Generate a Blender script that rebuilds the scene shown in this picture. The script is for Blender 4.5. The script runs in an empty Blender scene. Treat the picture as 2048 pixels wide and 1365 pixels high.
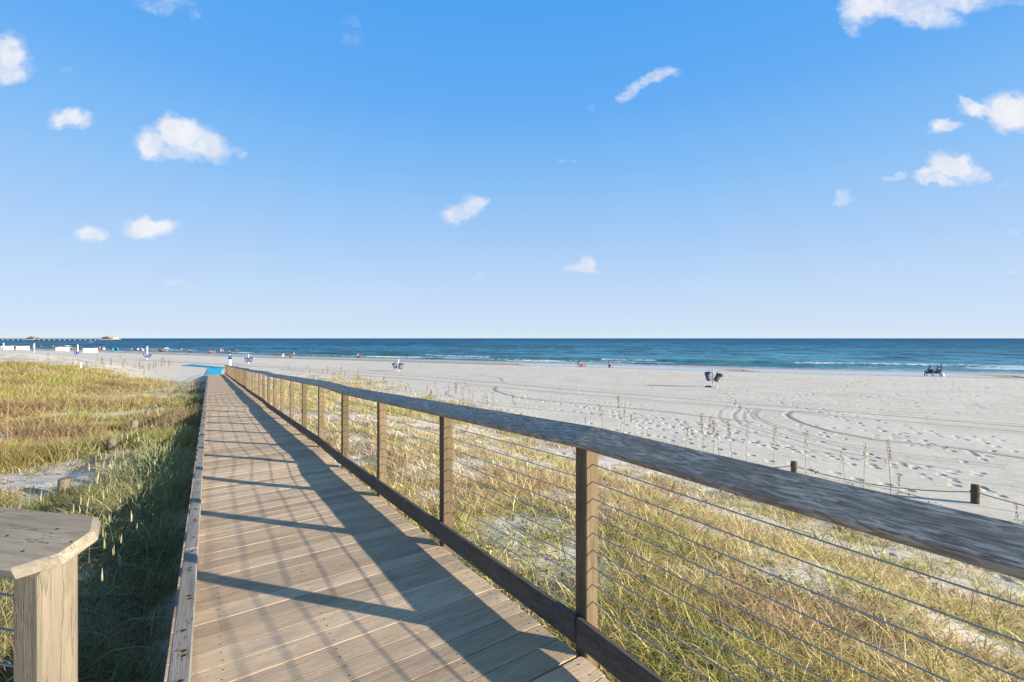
import bpy, bmesh, math, random
import numpy as np
from mathutils import Vector, Matrix
random.seed(7)
rng = np.random.default_rng(11)
SC = bpy.context.scene
COL = SC.collection
R = math.radians

# ------------------------------------------------------------------ frame
CAMZ = 1.76
WT = np.array([-.5540, .8325])      # along the boardwalk
WR = np.array([.8325, .5540])       # to its right
def W(t, u, z=0.0):
    return (WR[0]*u + WT[0]*t, WR[1]*u + WT[1]*t, z)
def TU(x, y):
    return WT[0]*x + WT[1]*y, WR[0]*x + WR[1]*y
T0 = 1.902                          # first post, where the ramp begins
BAY = 1.83
TEND = T0 + 38*BAY
def D(t):
    """deck height"""
    s = np.asarray(t, float) - T0
    out = -.0475*np.clip(s, 0, 5.5) - .02*np.clip(s-5.5, 0, 1.5)
    k = np.clip(s - 7.0, 0, None)
    n = np.floor(k/10.6); r = k - n*10.6
    out = out - .0475*(9.1*n + np.minimum(r, 9.1)) - .018*(1.5*n + np.clip(r-9.1, 0, 1.5))
    return out
KINKS = [T0, T0+5.5] + [T0+7+10.6*i + e for i in range(7) for e in (0, 9.1)]
BEACH = -3.05
SEA = -3.30
SHX = np.array([-4000., -1500., -700., -259., -153., -59.6, 0., 17.5, 47.8, 77.3, 200., 500., 3000.])
SHY = np.array([1900., 800., 430., 230., 180., 128., 98., 90., 75.5, 66., 25., -40., -300.])
def shore_d(x, y):
    """distance seaward of the waterline"""
    return (y - np.interp(x, SHX, SHY))*.88
def sm(x):
    x = np.clip(x, 0, 1); return x*x*(3-2*x)
def ip(px, py, h=CAMZ-BEACH):
    y = 910*h/(py-677.0)
    return ((px-1024)/910*y, y)

# ------------------------------------------------------------------ numpy noise
def _hash(ix, iy, s):
    h = (ix.astype(np.int64)*374761393 + iy.astype(np.int64)*668265263 + s*2147483647) & 0xffffffff
    h = ((h ^ (h >> 13))*1274126177) & 0xffffffff
    return ((h ^ (h >> 16)) & 0xffff)/65535.0
def vnoise(x, y, s=0):
    ix = np.floor(x); iy = np.floor(y); fx = x-ix; fy = y-iy
    fx = fx*fx*(3-2*fx); fy = fy*fy*(3-2*fy)
    a = _hash(ix, iy, s); b = _hash(ix+1, iy, s); c = _hash(ix, iy+1, s); d = _hash(ix+1, iy+1, s)
    return (a*(1-fx)+b*fx)*(1-fy) + (c*(1-fx)+d*fx)*fy
def fbm(x, y, o=4, s=0):
    v = 0; a = .5; n = 0
    for i in range(o):
        v = v + a*vnoise(x, y, s+i*17); n += a; a *= .5; x = x*2.03+7.1; y = y*2.03+3.7
    return v/n

# ------------------------------------------------------------------ terrain
def terrain(x, y):
    t, u = TU(x, y)
    d = shore_d(x, y)
    beach = BEACH + .10*(fbm(x*.05, y*.05, 3, 5)-.5) - .13*sm((d+20)/12.) - .12*sm((d+3)/3.) - 1.8*sm((d-0)/60.)
    # tidal runnel just landward of the wet sand
    beach = beach*(1-sm((d+22)/8)) + (BEACH-.13*sm((d+20)/12.)-.12*sm((d+3)/3.)-1.8*sm(d/60.))*sm((d+22)/8) - .12*np.exp(-((d+9.5)/3.4)**2)
    dk = np.maximum(D(np.minimum(t, TEND)), -2.62)
    # right side dune apron
    s = sm((u-2.0)/12.5)
    zr = (dk-.5)*(1-s) + beach*s + .22*(fbm(x*.5, y*.5, 4, 9)-.5)*(1-sm((u-12)/8))
    # left side dune
    hum = .85*np.exp(-(((x+67)/9.5)**2 + ((y-59)/6)**2))
    lz = -.62 - .32*sm((y-30)/12) + hum + .35*(fbm(x*.12+3, y*.12, 3, 21)-.5)
    sl = sm((-u-2.0)/(5+.16*np.clip(t, 0, 90)))
    near = dk - .28 - .30*np.exp(-((u+.45)/.55)**2)*sm((9-t)/5) - .10*np.exp(-((u+.5)/.5)**2)
    zl = near*(1-sl) + lz*sl + .16*(fbm(x*.6, y*.6, 4, 31)-.5)
    edge = 44 + 23*sm((-x-38)/18) + 4*(fbm(x*.08, y*.08, 2, 3)-.5)       # where the left dune drops to the beach
    fl = sm((y-edge)/7.0)
    zl = zl*(1-fl) + beach*fl
    b = sm((u+1.0)/2.2)
    z = zl*(1-b) + zr*b
    ft = sm((t-TEND+5)/6.)*(1-sm((-u-5)/7.))
    z = z*(1-ft) + beach*ft
    under = (u > -.35) & (u < 1.85) & (t < TEND)
    z = np.where(under, np.minimum(z, D(t)-.16), z)
    far = sm((np.hypot(x, y)-150)/80)
    z = np.where((d < -10), z*(1-far)+np.minimum(z, beach)*far, z)
    return z
def vegmask(x, y):
    t, u = TU(x, y)
    n = fbm(x*.45, y*.45, 4, 41)
    n2 = fbm(x*1.7, y*1.7, 3, 51); n3 = fbm(x*1.0, y*1.0, 3, 57)
    r = sm((n-.34)/.12)*.60 + .40*sm((n2-.44)/.12)
    r = .04 + .96*r*(.20+.80*sm((n3-.38)/.12))
    r = r*sm((18.0-u)/4.5)*sm((u-1.8)/.4)
    r = np.where(u > 1.8, r*(1-sm((t-52)/14)), 0)
    l = (.22 + .78*sm((n-.38)/.10))*(.25+.75*sm((n3-.40)/.12))
    edge = 44 + 23*sm((-x-38)/18) + 4*(fbm(x*.08, y*.08, 2, 3)-.5)
    l = l*(1-sm((y-edge)/3.5))
    # bare sand saddle and pockets in the left dune
    l = l*(1-.97*np.exp(-(((x+44)/13)**4 + ((y-41)/2.2)**4)))
    l = l*(1-.93*np.exp(-(((x+8.6)/2.4)**4 + ((y-7.7)/1.0)**4)))
    l = l*(1-.9*np.exp(-(((x+13.7)/1.6)**4 + ((y-12.2)/.8)**4)))
    l = l*(1-.85*sm((u+3.4+.02*t)/1.6)*sm((t-24)/8))
    l = l*(1-.85*sm((u+1.5)/.3)*sm((4.7-t)/.8))
    l = l*(1-.75*np.exp(-((u+2.0)/.55)**2)*sm((n2-.38)/.1)*sm((t-7)/3))
    l = np.where(u < -.2, l, 0)
    return np.where(u > 0, r, l)

# ------------------------------------------------------------------ object helpers
def tag(o, label=None, cat=None, group=None, kind=None):
    if label: o['label'] = label
    if cat: o['category'] = cat
    if group: o['group'] = group
    if kind: o['kind'] = kind
    return o
def empty(name, loc=(0, 0, 0), rz=0.0):
    o = bpy.data.objects.new(name, None); COL.objects.link(o)
    o.location = loc; o.rotation_euler = (0, 0, rz); o.empty_display_size = .2
    return o
def link(name, me, mat=None, parent=None):
    o = bpy.data.objects.new(name, me); COL.objects.link(o)
    if mat: me.materials.append(mat)
    if parent: o.parent = parent
    return o
def np_mesh(name, V, F, attrs=None, smooth=True):
    """V (n,3); F (m,k) array"""
    me = bpy.data.meshes.new(name)
    V = np.ascontiguousarray(V, np.float32); F = np.ascontiguousarray(F, np.int32)
    m, k = F.shape
    me.vertices.add(len(V)); me.vertices.foreach_set('co', V.ravel())
    me.loops.add(m*k); me.loops.foreach_set('vertex_index', F.ravel())
    me.polygons.add(m)
    me.polygons.foreach_set('loop_start', np.arange(0, m*k, k, dtype=np.int32))
    me.polygons.foreach_set('loop_total', np.full(m, k, np.int32))
    me.polygons.foreach_set('use_smooth', np.full(m, smooth))
    me.update(calc_edges=True)
    for an, (ty, arr) in (attrs or {}).items():
        a = me.attributes.new(an, ty, 'POINT')
        key = {'FLOAT': 'value', 'FLOAT_VECTOR': 'vector', 'FLOAT_COLOR': 'color'}[ty]
        a.data.foreach_set(key, np.ascontiguousarray(arr, np.float32).ravel())
    return me
def copy_tree(o, parent=None):
    c = o.copy(); COL.objects.link(c)
    if parent: c.parent = parent
    for ch in list(o.children): copy_tree(ch, c)
    return c

class MB:
    """collects solids into one mesh, with wood-grain coordinates"""
    def __init__(s): s.v = []; s.f = []; s.wc = []; s.rn = []
    def box(s, c, ax, ay, az, hx, hy, hz, bev=.004, rnd=None):
        ax, ay, az = Vector(ax).normalized(), Vector(ay).normalized(), Vector(az).normalized()
        c = Vector(c); n0 = len(s.v); rnd = random.random() if rnd is None else rnd
        bev = min(bev, hx*.45, hy*.45, hz*.45)
        idx = {}
        for sx in (-1, 1):
            for sy in (-1, 1):
                for sz in (-1, 1):
                    for k in range(3):
                        p = [sx*hx, sy*hy, sz*hz]
                        for j, q in enumerate((sx, sy, sz)):
                            if j != k: p[j] -= q*bev
                        idx[(sx, sy, sz, k)] = len(s.v)
                        s.v.append(c+ax*p[0]+ay*p[1]+az*p[2])
                        s.wc.append((p[0]+rnd*37, p[1]+rnd*11, p[2]+rnd*5)); s.rn.append(rnd)
        def fc(l, nrm):
            a, b, d = (s.v[l[0]], s.v[l[1]], s.v[l[2]])
            if (b-a).cross(d-b).dot(nrm) < 0: l = l[::-1]
            s.f.append(l)
        A = (ax, ay, az)
        for k in range(3):
            i, j = [q for q in range(3) if q != k]
            for sk in (-1, 1):
                l = []
                for si, sj in ((-1, -1), (1, -1), (1, 1), (-1, 1)):
                    sg = [0, 0, 0]; sg[k] = sk; sg[i] = si; sg[j] = sj
                    l.append(idx[(sg[0], sg[1], sg[2], k)])
                fc(l, A[k]*sk)
            for si in (-1, 1):
                for sj in (-1, 1):
                    l = []
                    for sk, kk in ((-1, i), (1, i), (1, j), (-1, j)):
                        sg = [0, 0, 0]; sg[k] = sk; sg[i] = si; sg[j] = sj
                        l.append(idx[(sg[0], sg[1], sg[2], kk)])
                    fc(l, A[i]*si+A[j]*sj)
        for sx in (-1, 1):
            for sy in (-1, 1):
                for sz in (-1, 1):
                    fc([idx[(sx, sy, sz, k)] for k in range(3)], ax*sx+ay*sy+az*sz)
        return n0, len(s.v)
    def tube(s, pts, r, n=8, caps=True, rnd=None):
        rnd = random.random() if rnd is None else rnd
        pts = [Vector(p) for p in pts]; rs = r if isinstance(r, (list, tuple)) else [r]*len(pts)
        rings = []; L = 0
        up = Vector((0, 0, 1))
        for i, p in enumerate(pts):
            d = (pts[min(i+1, len(pts)-1)]-pts[max(i-1, 0)]).normalized()
            ref = up if abs(d.z) < .95 else Vector((1, 0, 0))
            a = d.cross(ref).normalized(); b = a.cross(d)
            if i: L += (p-pts[i-1]).length
            ring = []
            for k in range(n):
                th = 2*math.pi*k/n
                ring.append(len(s.v)); s.v.append(p+(a*math.cos(th)+b*math.sin(th))*rs[i])
                s.wc.append((L+rnd*30, rs[i]*math.cos(th), rs[i]*math.sin(th)+rnd)); s.rn.append(rnd)
            rings.append(ring)
        for i in range(len(rings)-1):
            for k in range(n):
                s.f.append([rings[i][k], rings[i][(k+1) % n], rings[i+1][(k+1) % n], rings[i+1][k]])
        if caps: s.f.append(rings[0][::-1]); s.f.append(rings[-1][:])
    def lathe(s, prof, c=(0, 0, 0), n=20, M=None, rnd=0.5):
        """prof: [(r, z)]"""
        rings = []
        for r, z in prof:
            ring = []
            for k in range(n):
                th = 2*math.pi*k/n
                p = Vector((max(r, 1e-4)*math.cos(th), max(r, 1e-4)*math.sin(th), z))
                if M: p = M @ p
                ring.append(len(s.v)); s.v.append(p+Vector(c)); s.wc.append(tuple(p)); s.rn.append(rnd)
            rings.append(ring)
        for i in range(len(rings)-1):
            for k in range(n):
                s.f.append([rings[i][k], rings[i][(k+1) % n], rings[i+1][(k+1) % n], rings[i+1][k]])
    def poly(s, V, F, rnd=.5):
        n0 = len(s.v)
        for p in V: s.v.append(Vector(p)); s.wc.append(tuple(p)); s.rn.append(rnd)
        for f in F: s.f.append([n0+i for i in f])
    def build(s, name, mat, parent=None, smooth=False):
        me = bpy.data.meshes.new(name)
        me.from_pydata([tuple(v) for v in s.v], [], s.f)
        a = me.attributes.new('wc', 'FLOAT_VECTOR', 'POINT'); a.data.foreach_set('vector', np.array(s.wc, np.float32).ravel())
        a = me.attributes.new('rnd', 'FLOAT', 'POINT'); a.data.foreach_set('value', np.array(s.rn, np.float32))
        if smooth: me.polygons.foreach_set('use_smooth', [True]*len(me.polygons))
        me.update()
        return link(name, me, mat, parent)

# ------------------------------------------------------------------ material helpers
class NT:
    def __init__(s, tree): s.t = tree; s.n = tree.nodes; s.l = tree.links
    def add(s, ty, inputs=None, **kw):
        n = s.n.new(ty)
        for k, v in kw.items(): setattr(n, k, v)
        for k, v in (inputs or {}).items():
            sock = n.inputs[k]
            if isinstance(v, bpy.types.NodeSocket): s.l.new(v, sock)
            else: sock.default_value = v
        return n
    def math(s, op, a, b=0.0, c=None, clamp=False):
        n = s.n.new('ShaderNodeMath'); n.operation = op; n.use_clamp = clamp
        for i, v in enumerate((a, b) if c is None else (a, b, c)):
            if isinstance(v, bpy.types.NodeSocket): s.l.new(v, n.inputs[i])
            else: n.inputs[i].default_value = v
        return n.outputs[0]
    def vmul(s, v, k):
        n = s.n.new('ShaderNodeVectorMath'); n.operation = 'MULTIPLY'
        s.l.new(v, n.inputs[0]); n.inputs[1].default_value = k; return n.outputs[0]
    def noise(s, v, scale=1.0, detail=4, rough=.55, dist=0.0):
        n = s.add('ShaderNodeTexNoise', {'Scale': scale, 'Detail': detail, 'Roughness': rough, 'Distortion': dist})
        s.l.new(v, n.inputs['Vector']); return n.outputs['Fac']
    def ramp(s, fac, stops):
        n = s.n.new('ShaderNodeValToRGB'); s.l.new(fac, n.inputs[0])
        e = n.color_ramp.elements
        while len(e) > 1: e.remove(e[-1])
        e[0].position = stops[0][0]; e[0].color = (*stops[0][1], 1)
        for p, c in stops[1:]:
            k = e.new(p); k.color = (*c, 1)
        return n.outputs[0]
    def fr(s, fac, a, b, c=0.0, d=1.0):
        n = s.n.new('ShaderNodeMapRange'); s.l.new(fac, n.inputs[0])
        for i, v in enumerate((a, b, c, d)): n.inputs[i+1].default_value = v
        return n.outputs[0]
    def mix(s, fac, a, b, bt='MIX'):
        n = s.n.new('ShaderNodeMix'); n.data_type = 'RGBA'; n.blend_type = bt
        for sock, v in ((n.inputs[0], fac), (n.inputs[6], a), (n.inputs[7], b)):
            if isinstance(v, bpy.types.NodeSocket): s.l.new(v, sock)
            elif isinstance(v, (tuple, list)): sock.default_value = (*v, 1)
            else: sock.default_value = v
        return n.outputs[2]
    def attr(s, name, out='Fac'):
        n = s.n.new('ShaderNodeAttribute'); n.attribute_name = name; return n.outputs[out]
    def bump(s, h, strength=.5, dist=.01, normal=None):
        n = s.add('ShaderNodeBump', {'Strength': strength, 'Distance': dist}); s.l.new(h, n.inputs['Height'])
        if normal: s.l.new(normal, n.inputs['Normal'])
        return n.outputs[0]
def new_mat(name):
    m = bpy.data.materials.new(name); m.use_nodes = True
    k = NT(m.node_tree); b = k.n['Principled BSDF']
    return m, k, b
def setc(k, b, **kw):
    names = {'base': 'Base Color', 'rough': 'Roughness', 'spec': 'Specular IOR Level', 'normal': 'Normal', 'metal': 'Metallic'}
    for q, v in kw.items():
        s = b.inputs[names[q]]
        if isinstance(v, bpy.types.NodeSocket): k.l.new(v, s)
        elif isinstance(v, tuple): s.default_value = (*v, 1)
        else: s.default_value = v

def wood(name, dark, light, grain=1.0, var=.25, rough=.75, crack=.0, spec=.25, stain=None, stain_amt=.5, fine=1.0):
    m, k, b = new_mat(name)
    wc = k.attr('wc', 'Vector'); rn = k.attr('rnd')
    g1 = k.noise(k.vmul(wc, (3.5, 70, 70)), 1.0, 5, .6)
    g2 = k.noise(k.vmul(wc, (9, 260, 260)), 1.0, 3, .6)
    g3 = k.noise(k.vmul(wc, (1.6, 7, 7)), 1.0, 4, .6, .4)
    f = k.math('ADD', k.math('MULTIPLY', g1, .55*grain), k.math('MULTIPLY', g2, .30*fine))
    f = k.math('ADD', f, k.math('MULTIPLY', g3, .65))
    f = k.math('ADD', f, k.math('MULTIPLY', k.math('SUBTRACT', rn, .5), var))
    c = k.ramp(k.fr(f, .42, 1.05), [(0.0, dark), (.5, tuple((a+d)/2*.98 for a, d in zip(dark, light))), (1.0, light)])
    if stain:
        st = k.noise(k.vmul(wc, (2.2, 10, 10)), 1.3, 5, .7, .6)
        c = k.mix(k.math('MULTIPLY', k.fr(st, .5, .68), stain_amt), c, stain)
    h = k.math('ADD', k.math('MULTIPLY', g1, 1.0), k.math('MULTIPLY', g2, .6))
    if crack > 0:
        cr = k.noise(k.vmul(wc, (2.4, 38, 38)), 1.0, 3, .5, .3)
        cm = k.math('SUBTRACT', 1.0, k.fr(k.math('ABSOLUTE', k.math('SUBTRACT', cr, .5)), 0.0, .016), clamp=True)
        gate = k.fr(k.noise(k.vmul(wc, (1.1, 9, 9)), 1.0, 2), .48, .6)
        cm = k.math('MULTIPLY', cm, gate)
        c = k.mix(k.math('MULTIPLY', cm, crack), c, tuple(x*.22 for x in dark))
        h = k.math('SUBTRACT', h, k.math('MULTIPLY', cm, 2.0))
    setc(k, b, base=c, rough=rough, spec=spec, normal=k.bump(h, .55, .004))
    return m
M = {}
M['plank'] = wood('deck_wood', (.30, .212, .138), (.71, .535, .36), 1.0, .30, .8, .35, .2, (.30, .265, .22), .5)
M['post'] = wood('post_wood', (.075, .054, .032), (.22, .165, .10), 1.1, .25, .85, .5, .15, (.09, .07, .05), .5)
M['cap'] = wood('cap_wood', (.07, .058, .044), (.30, .255, .20), 1.2, .25, .55, .6, .35, (.34, .30, .245), .6, 1.5)
M['kick'] = wood('kick_wood', (.045, .036, .028), (.155, .125, .095), 1.2, .3, .75, .5, .3, (.035, .03, .025), .4, 1.3)
M['kerb'] = wood('kerb_wood', (.19, .168, .148), (.42, .38, .335), .8, .22, .8, .9, .2)
M['leftcap'] = wood('left_cap_wood', (.125, .108, .080), (.36, .312, .245), 1.1, .2, .75, .15, .25, (.17, .14, .10), .5, 1.2)
M['leftpost'] = wood('left_post_wood', (.12, .10, .075), (.33, .28, .205), .5, .2, .85, .25, .15, (.085, .08, .055), .6)
M['pile'] = wood('pile_wood', (.06, .045, .03), (.17, .13, .09), 1.1, .3, .85, .8, .15)
def cap_material(m, dark, light):
    k = NT(m.node_tree); b = k.n['Principled BSDF']
    wc = k.attr('wc', 'Vector')
    s1 = k.noise(k.vmul(wc, (14, 75, 75)), 1.0, 5, .65, .5); s2 = k.noise(k.vmul(wc, (3, 12, 12)), 1.0, 4, .6, .6)
    old = b.inputs['Base Color'].links[0].from_socket
    f = k.math('MULTIPLY', k.fr(s1, .44, .60), k.fr(s2, .36, .62, .25, 1.0))
    k.l.new(k.mix(k.math('MULTIPLY', f, .85), k.mix(.35, old, dark), light), b.inputs['Base Color'])
cap_material(M['cap'], (.085, .066, .048), (.60, .525, .43))
cap_material(M['kick'], (.035, .028, .022), (.15, .125, .10))
def plain(name, col, rough=.6, metal=0.0, spec=.4, nz=.15, sc=8.0):
    m, k, b = new_mat(name)
    tc = k.add('ShaderNodeTexCoord').outputs['Object']
    n = k.noise(tc, sc, 4, .6)
    c = k.mix(k.fr(n, .3, .7), tuple(x*(1-nz) for x in col), tuple(min(1, x*(1+nz)) for x in col))
    setc(k, b, base=c, rough=rough, metal=metal, spec=spec)
    return m
M['cable'] = plain('steel_cable', (.30, .32, .36), .40, .7, .5, .2, 60)
M['iron'] = plain('dark_bolt', (.02, .017, .014), .7)
M['bolthole'] = plain('fresh_wood', (.33, .22, .09), .8)  # recess wall tan, with its lit side put into the colour
M['screw'] = plain('screw_head', (.07, .065, .06), .5, .3)
M['rope'] = plain('old_rope', (.13, .11, .08), .9, 0, .1, .3, 40)
M['pvc'] = plain('white_paint', (.78, .79, .80), .5, 0, .4, .04)
M['galv'] = plain('galvanised_post', (.42, .43, .47), .5, .2, .4, .15)
M['bluebin'] = plain('blue_plastic', (.018, .05, .17), .45, 0, .4, .2)
M['bluebin2'] = plain('bright_blue_plastic', (.03, .08, .30), .45, 0, .4, .2)
M['greybin'] = plain('grey_plastic', (.055, .065, .065), .5, 0, .4, .2)
M['inner'] = plain('black_liner', (.008, .009, .010), .4, 0, .5)
M['label'] = plain('worn_label', (.20, .22, .26), .6, 0, .3, .3, 30)
M['box'] = plain('white_box', (.80, .80, .79), .5, 0, .3, .03)
M['mat'] = plain('turquoise_mat', (.03, .40, .60), .8, 0, .2, .15, 3)
M['mat2'] = plain('deep_blue_mat', (.015, .25, .45), .8, 0, .2, .15, 3)
M['skin'] = plain('skin', (.36, .20, .13), .6, 0, .3, .05)
M['skin2'] = plain('tanned_skin', (.20, .10, .06), .6, 0, .3, .05)
M['hair'] = plain('hair', (.02, .014, .01), .7, 0, .2)
M['hairl'] = plain('fair_hair', (.30, .20, .10), .7, 0, .2)
for nm, c in dict(navy=(.012, .018, .06), olive=(.10, .12, .06), red=(.45, .03, .03), pink=(.55, .16, .2), white=(.75, .74, .72),
                  black=(.015, .015, .018), blue=(.02, .12, .40), teal=(.02, .42, .52), orange=(.60, .16, .04), purple=(.16, .08, .28),
                  brown=(.10, .045, .03), aqua=(.25, .55, .58), royal=(.01, .07, .38), maroon=(.20, .02, .05), grey=(.3, .31, .33)).items():
    M[nm] = plain(nm+'_cloth', c, .85, 0, .15, .1)

# ------------------------------------------------------------------ sand sheet
def sand_mat():
    m, k, b = new_mat('sand')
    pos = k.add('ShaderNodeNewGeometry').outputs['Position']
    n1 = k.noise(pos, .35, 5, .6); n2 = k.noise(pos, 3.0, 5, .65); n3 = k.noise(pos, 22.0, 4, .7); n4 = k.noise(pos, 160.0, 3, .7)
    f = k.math('ADD', k.math('MULTIPLY', n1, .35), k.math('ADD', k.math('MULTIPLY', n2, .3), k.math('MULTIPLY', n3, .35)))
    c = k.ramp(k.fr(f, .35, .65), [(0, (.47, .42, .352)), (.5, (.585, .532, .455)), (1, (.665, .617, .543))])
    sp = k.fr(n4, .60, .75)
    c = k.mix(k.math('MULTIPLY', sp, .25), c, (.25, .23, .20))
    wet = k.attr('wet')
    c = k.mix(k.math('MULTIPLY', k.attr('track'), .85), c, (.19, .17, .15))  # shade inside the grooves, painted as darker sand along the tracks
    c = k.mix(wet, c, (.25, .20, .15))
    lit = k.attr('litter')
    ln = k.fr(k.noise(pos, 9.0, 5, .75), .42, .58)
    c = k.mix(k.math('MULTIPLY', k.math('MULTIPLY', lit, ln), .8), c, (.17, .12, .065))
    # combed ripples left by the beach rake, running along the shore
    mp = k.add('ShaderNodeMapping', {'Rotation': (0, 0, R(28.5)), 'Scale': (1, 1, 1)}); k.l.new(pos, mp.inputs['Vector'])
    wv = k.noise(k.vmul(mp.outputs[0], (.12, 4.5, 1)), 1.0, 3, .6, .15)
    wv2 = k.noise(k.vmul(mp.outputs[0], (.6, 1.3, 1)), 1.0, 3, .6, .3)
    rk = k.attr('rake')
    h = k.math('ADD', k.math('MULTIPLY', n3, .5), k.math('MULTIPLY', n4, .22))
    h = k.math('ADD', h, k.math('MULTIPLY', n2, .9))
    h = k.math('ADD', h, k.math('MULTIPLY', k.math('ADD', k.math('MULTIPLY', wv, 1.6), k.math('MULTIPLY', wv2, 1.3)), rk))
    dry = k.math('SUBTRACT', 1.0, wet)
    nb = k.bump(h, .8, .035)
    rg = k.fr(wet, 0, 1, .9, .35)
    setc(k, b, base=c, rough=rg, spec=.25, normal=nb)
    return m
M['sand'] = sand_mat()

def stamp_grid():
    # polar grid, fine where the camera looks
    az = np.concatenate([np.arange(-180, -60, 3.0), np.arange(-60, 60, .11), np.arange(60, 180.1, 3.0)])
    az = np.radians(az)
    r = [0.4]
    while r[-1] < 3500:
        q = r[-1]
        g = .06 if q < 1.2 else .022 if q < 8 else .010 if q < 12 else .0046 if q < 45 else .0062 if q < 70 else .012 if q < 160 else .05 if q < 600 else .15
        r.append(q*(1+g))
    r = np.array(r)
    A, Q = np.meshgrid(az, r)
    X = Q*np.sin(A); Y = Q*np.cos(A)
    Z = terrain(X, Y)
    return az, r, X, Y, Z
AZ, RR, GX, GY, GZ = stamp_grid()
OFF = np.zeros_like(GZ)
TRK_SHADE = np.zeros_like(GZ)
def stamp(x, y, rad, fn, arr=None):
    q = math.hypot(x, y); a = math.atan2(x, y)
    i0 = np.searchsorted(RR, q-rad); i1 = np.searchsorted(RR, q+rad)
    da = rad/max(q, .1)
    j0 = np.searchsorted(AZ, a-da); j1 = np.searchsorted(AZ, a+da)
    if i1 <= i0 or j1 <= j0: return
    fn(GX[i0:i1, j0:j1]-x, GY[i0:i1, j0:j1]-y, (OFF if arr is None else arr)[i0:i1, j0:j1])
def footprint(x, y, ang, s=1.0, dep=.05):
    ca, sa = math.cos(ang), math.sin(ang)
    def fn(dx, dy, o):
        a = (dx*ca+dy*sa)/(.15*s); b = (-dx*sa+dy*ca)/(.075*s)
        q = a*a+b*b
        v = -dep*1.35*np.exp(-q*q*1.2) + dep*.13*np.exp(-((np.sqrt(q)-1.5)/.35)**2)
        o += v
    stamp(x, y, .42*s, fn)
def groove(pts, w=.11, dep=.06, rim=.22):
    shade_ = min(1.0, dep/.075); dep = dep*.36  # strength of the shade put into the groove colour
    P = np.array(pts, float)
    # smooth resample
    seg = np.hypot(*np.diff(P, axis=0).T); s = np.concatenate([[0], np.cumsum(seg)])
    n = int(s[-1]/.12)+2
    u = np.linspace(0, s[-1], n)
    X = np.interp(u, s, P[:, 0]); Y = np.interp(u, s, P[:, 1])
    if len(P) > 3:
        kw = min(25, max(3, n//30))
        ker = np.ones(kw)/kw
        Xp = np.pad(X, kw, mode='edge'); Yp = np.pad(Y, kw, mode='edge')
        X = np.convolve(Xp, ker, 'same')[kw:-kw]; Y = np.convolve(Yp, ker, 'same')[kw:-kw]
    T = np.gradient(np.stack([X, Y], 1), axis=0); T /= (np.linalg.norm(T, axis=1, keepdims=True)+1e-9)
    w0 = w
    for x, y, (tx, ty) in zip(X, Y, T):
        w = max(w0*.8, (.0042 if w0 > .115 else .0032)*math.hypot(x, y))
        def fn(dx, dy, o):
            al = dx*tx+dy*ty; pe = -dx*ty+dy*tx
            m = np.abs(al) < .3
            v = -dep*np.exp(-(pe/w)**2)
            o[:] = np.where(m & (v < -.0015), np.minimum(o, v), o)
            rv = rim*dep*np.exp(-((np.abs(pe)-w*2.1)/(w*.7))**2)
            o[:] = np.where(m & (np.abs(pe) > w*1.4) & (o > -.002), np.maximum(o, rv), o)
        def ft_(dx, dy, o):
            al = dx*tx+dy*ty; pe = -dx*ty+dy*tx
            o[:] = np.where(np.abs(al) < .3, np.maximum(o, shade_*np.exp(-(pe/w)**2)), o)
        stamp(x, y, w*2+.3, ft_, TRK_SHADE)
        stamp(x, y, w*3+.3, fn)
def pxl(l): return [ip(*p) for p in l]
# long parallel tyre tracks following the shore
_fp = footprint
trackA = pxl([(273, 721), (406, 728), (580, 737), (726, 746), (900, 758), (1150, 781), (1400, 801), (1720, 827), (2048, 854), (2300, 876)])
trackB = pxl([(560, 739), (726, 751), (900, 765), (1150, 789), (1400, 809), (1720, 837), (2048, 864), (2300, 885)])
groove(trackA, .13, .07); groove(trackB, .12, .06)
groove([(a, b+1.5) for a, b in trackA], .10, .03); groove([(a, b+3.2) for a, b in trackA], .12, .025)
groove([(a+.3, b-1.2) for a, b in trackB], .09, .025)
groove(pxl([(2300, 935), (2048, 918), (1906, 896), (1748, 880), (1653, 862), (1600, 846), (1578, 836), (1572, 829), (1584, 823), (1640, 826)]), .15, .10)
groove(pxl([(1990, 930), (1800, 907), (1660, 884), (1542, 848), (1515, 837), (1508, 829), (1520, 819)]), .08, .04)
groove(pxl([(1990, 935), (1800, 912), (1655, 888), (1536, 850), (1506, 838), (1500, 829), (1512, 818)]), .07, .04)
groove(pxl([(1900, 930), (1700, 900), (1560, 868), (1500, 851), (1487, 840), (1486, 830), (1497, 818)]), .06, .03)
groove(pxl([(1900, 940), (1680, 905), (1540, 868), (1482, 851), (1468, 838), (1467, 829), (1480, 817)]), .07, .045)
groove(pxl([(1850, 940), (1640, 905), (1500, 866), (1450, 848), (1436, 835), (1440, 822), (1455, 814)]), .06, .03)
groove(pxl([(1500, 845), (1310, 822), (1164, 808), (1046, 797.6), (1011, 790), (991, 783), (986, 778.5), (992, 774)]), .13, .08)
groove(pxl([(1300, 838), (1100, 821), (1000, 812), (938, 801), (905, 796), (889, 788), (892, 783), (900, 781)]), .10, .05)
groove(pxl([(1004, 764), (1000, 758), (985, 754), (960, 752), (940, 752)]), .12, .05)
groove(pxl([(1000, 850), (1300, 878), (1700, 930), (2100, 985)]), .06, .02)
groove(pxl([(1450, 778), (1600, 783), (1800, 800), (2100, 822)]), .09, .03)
for k in range(16):                                   # faint parallel rake lines
    b = 41 + k*2.3 + rng.uniform(-.5, .5)
    groove([(x, b-.62*x+rng.uniform(-.15, .15)) for x in np.arange(-30, 40, 6)], .07, rng.uniform(.012, .03), .3)
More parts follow.
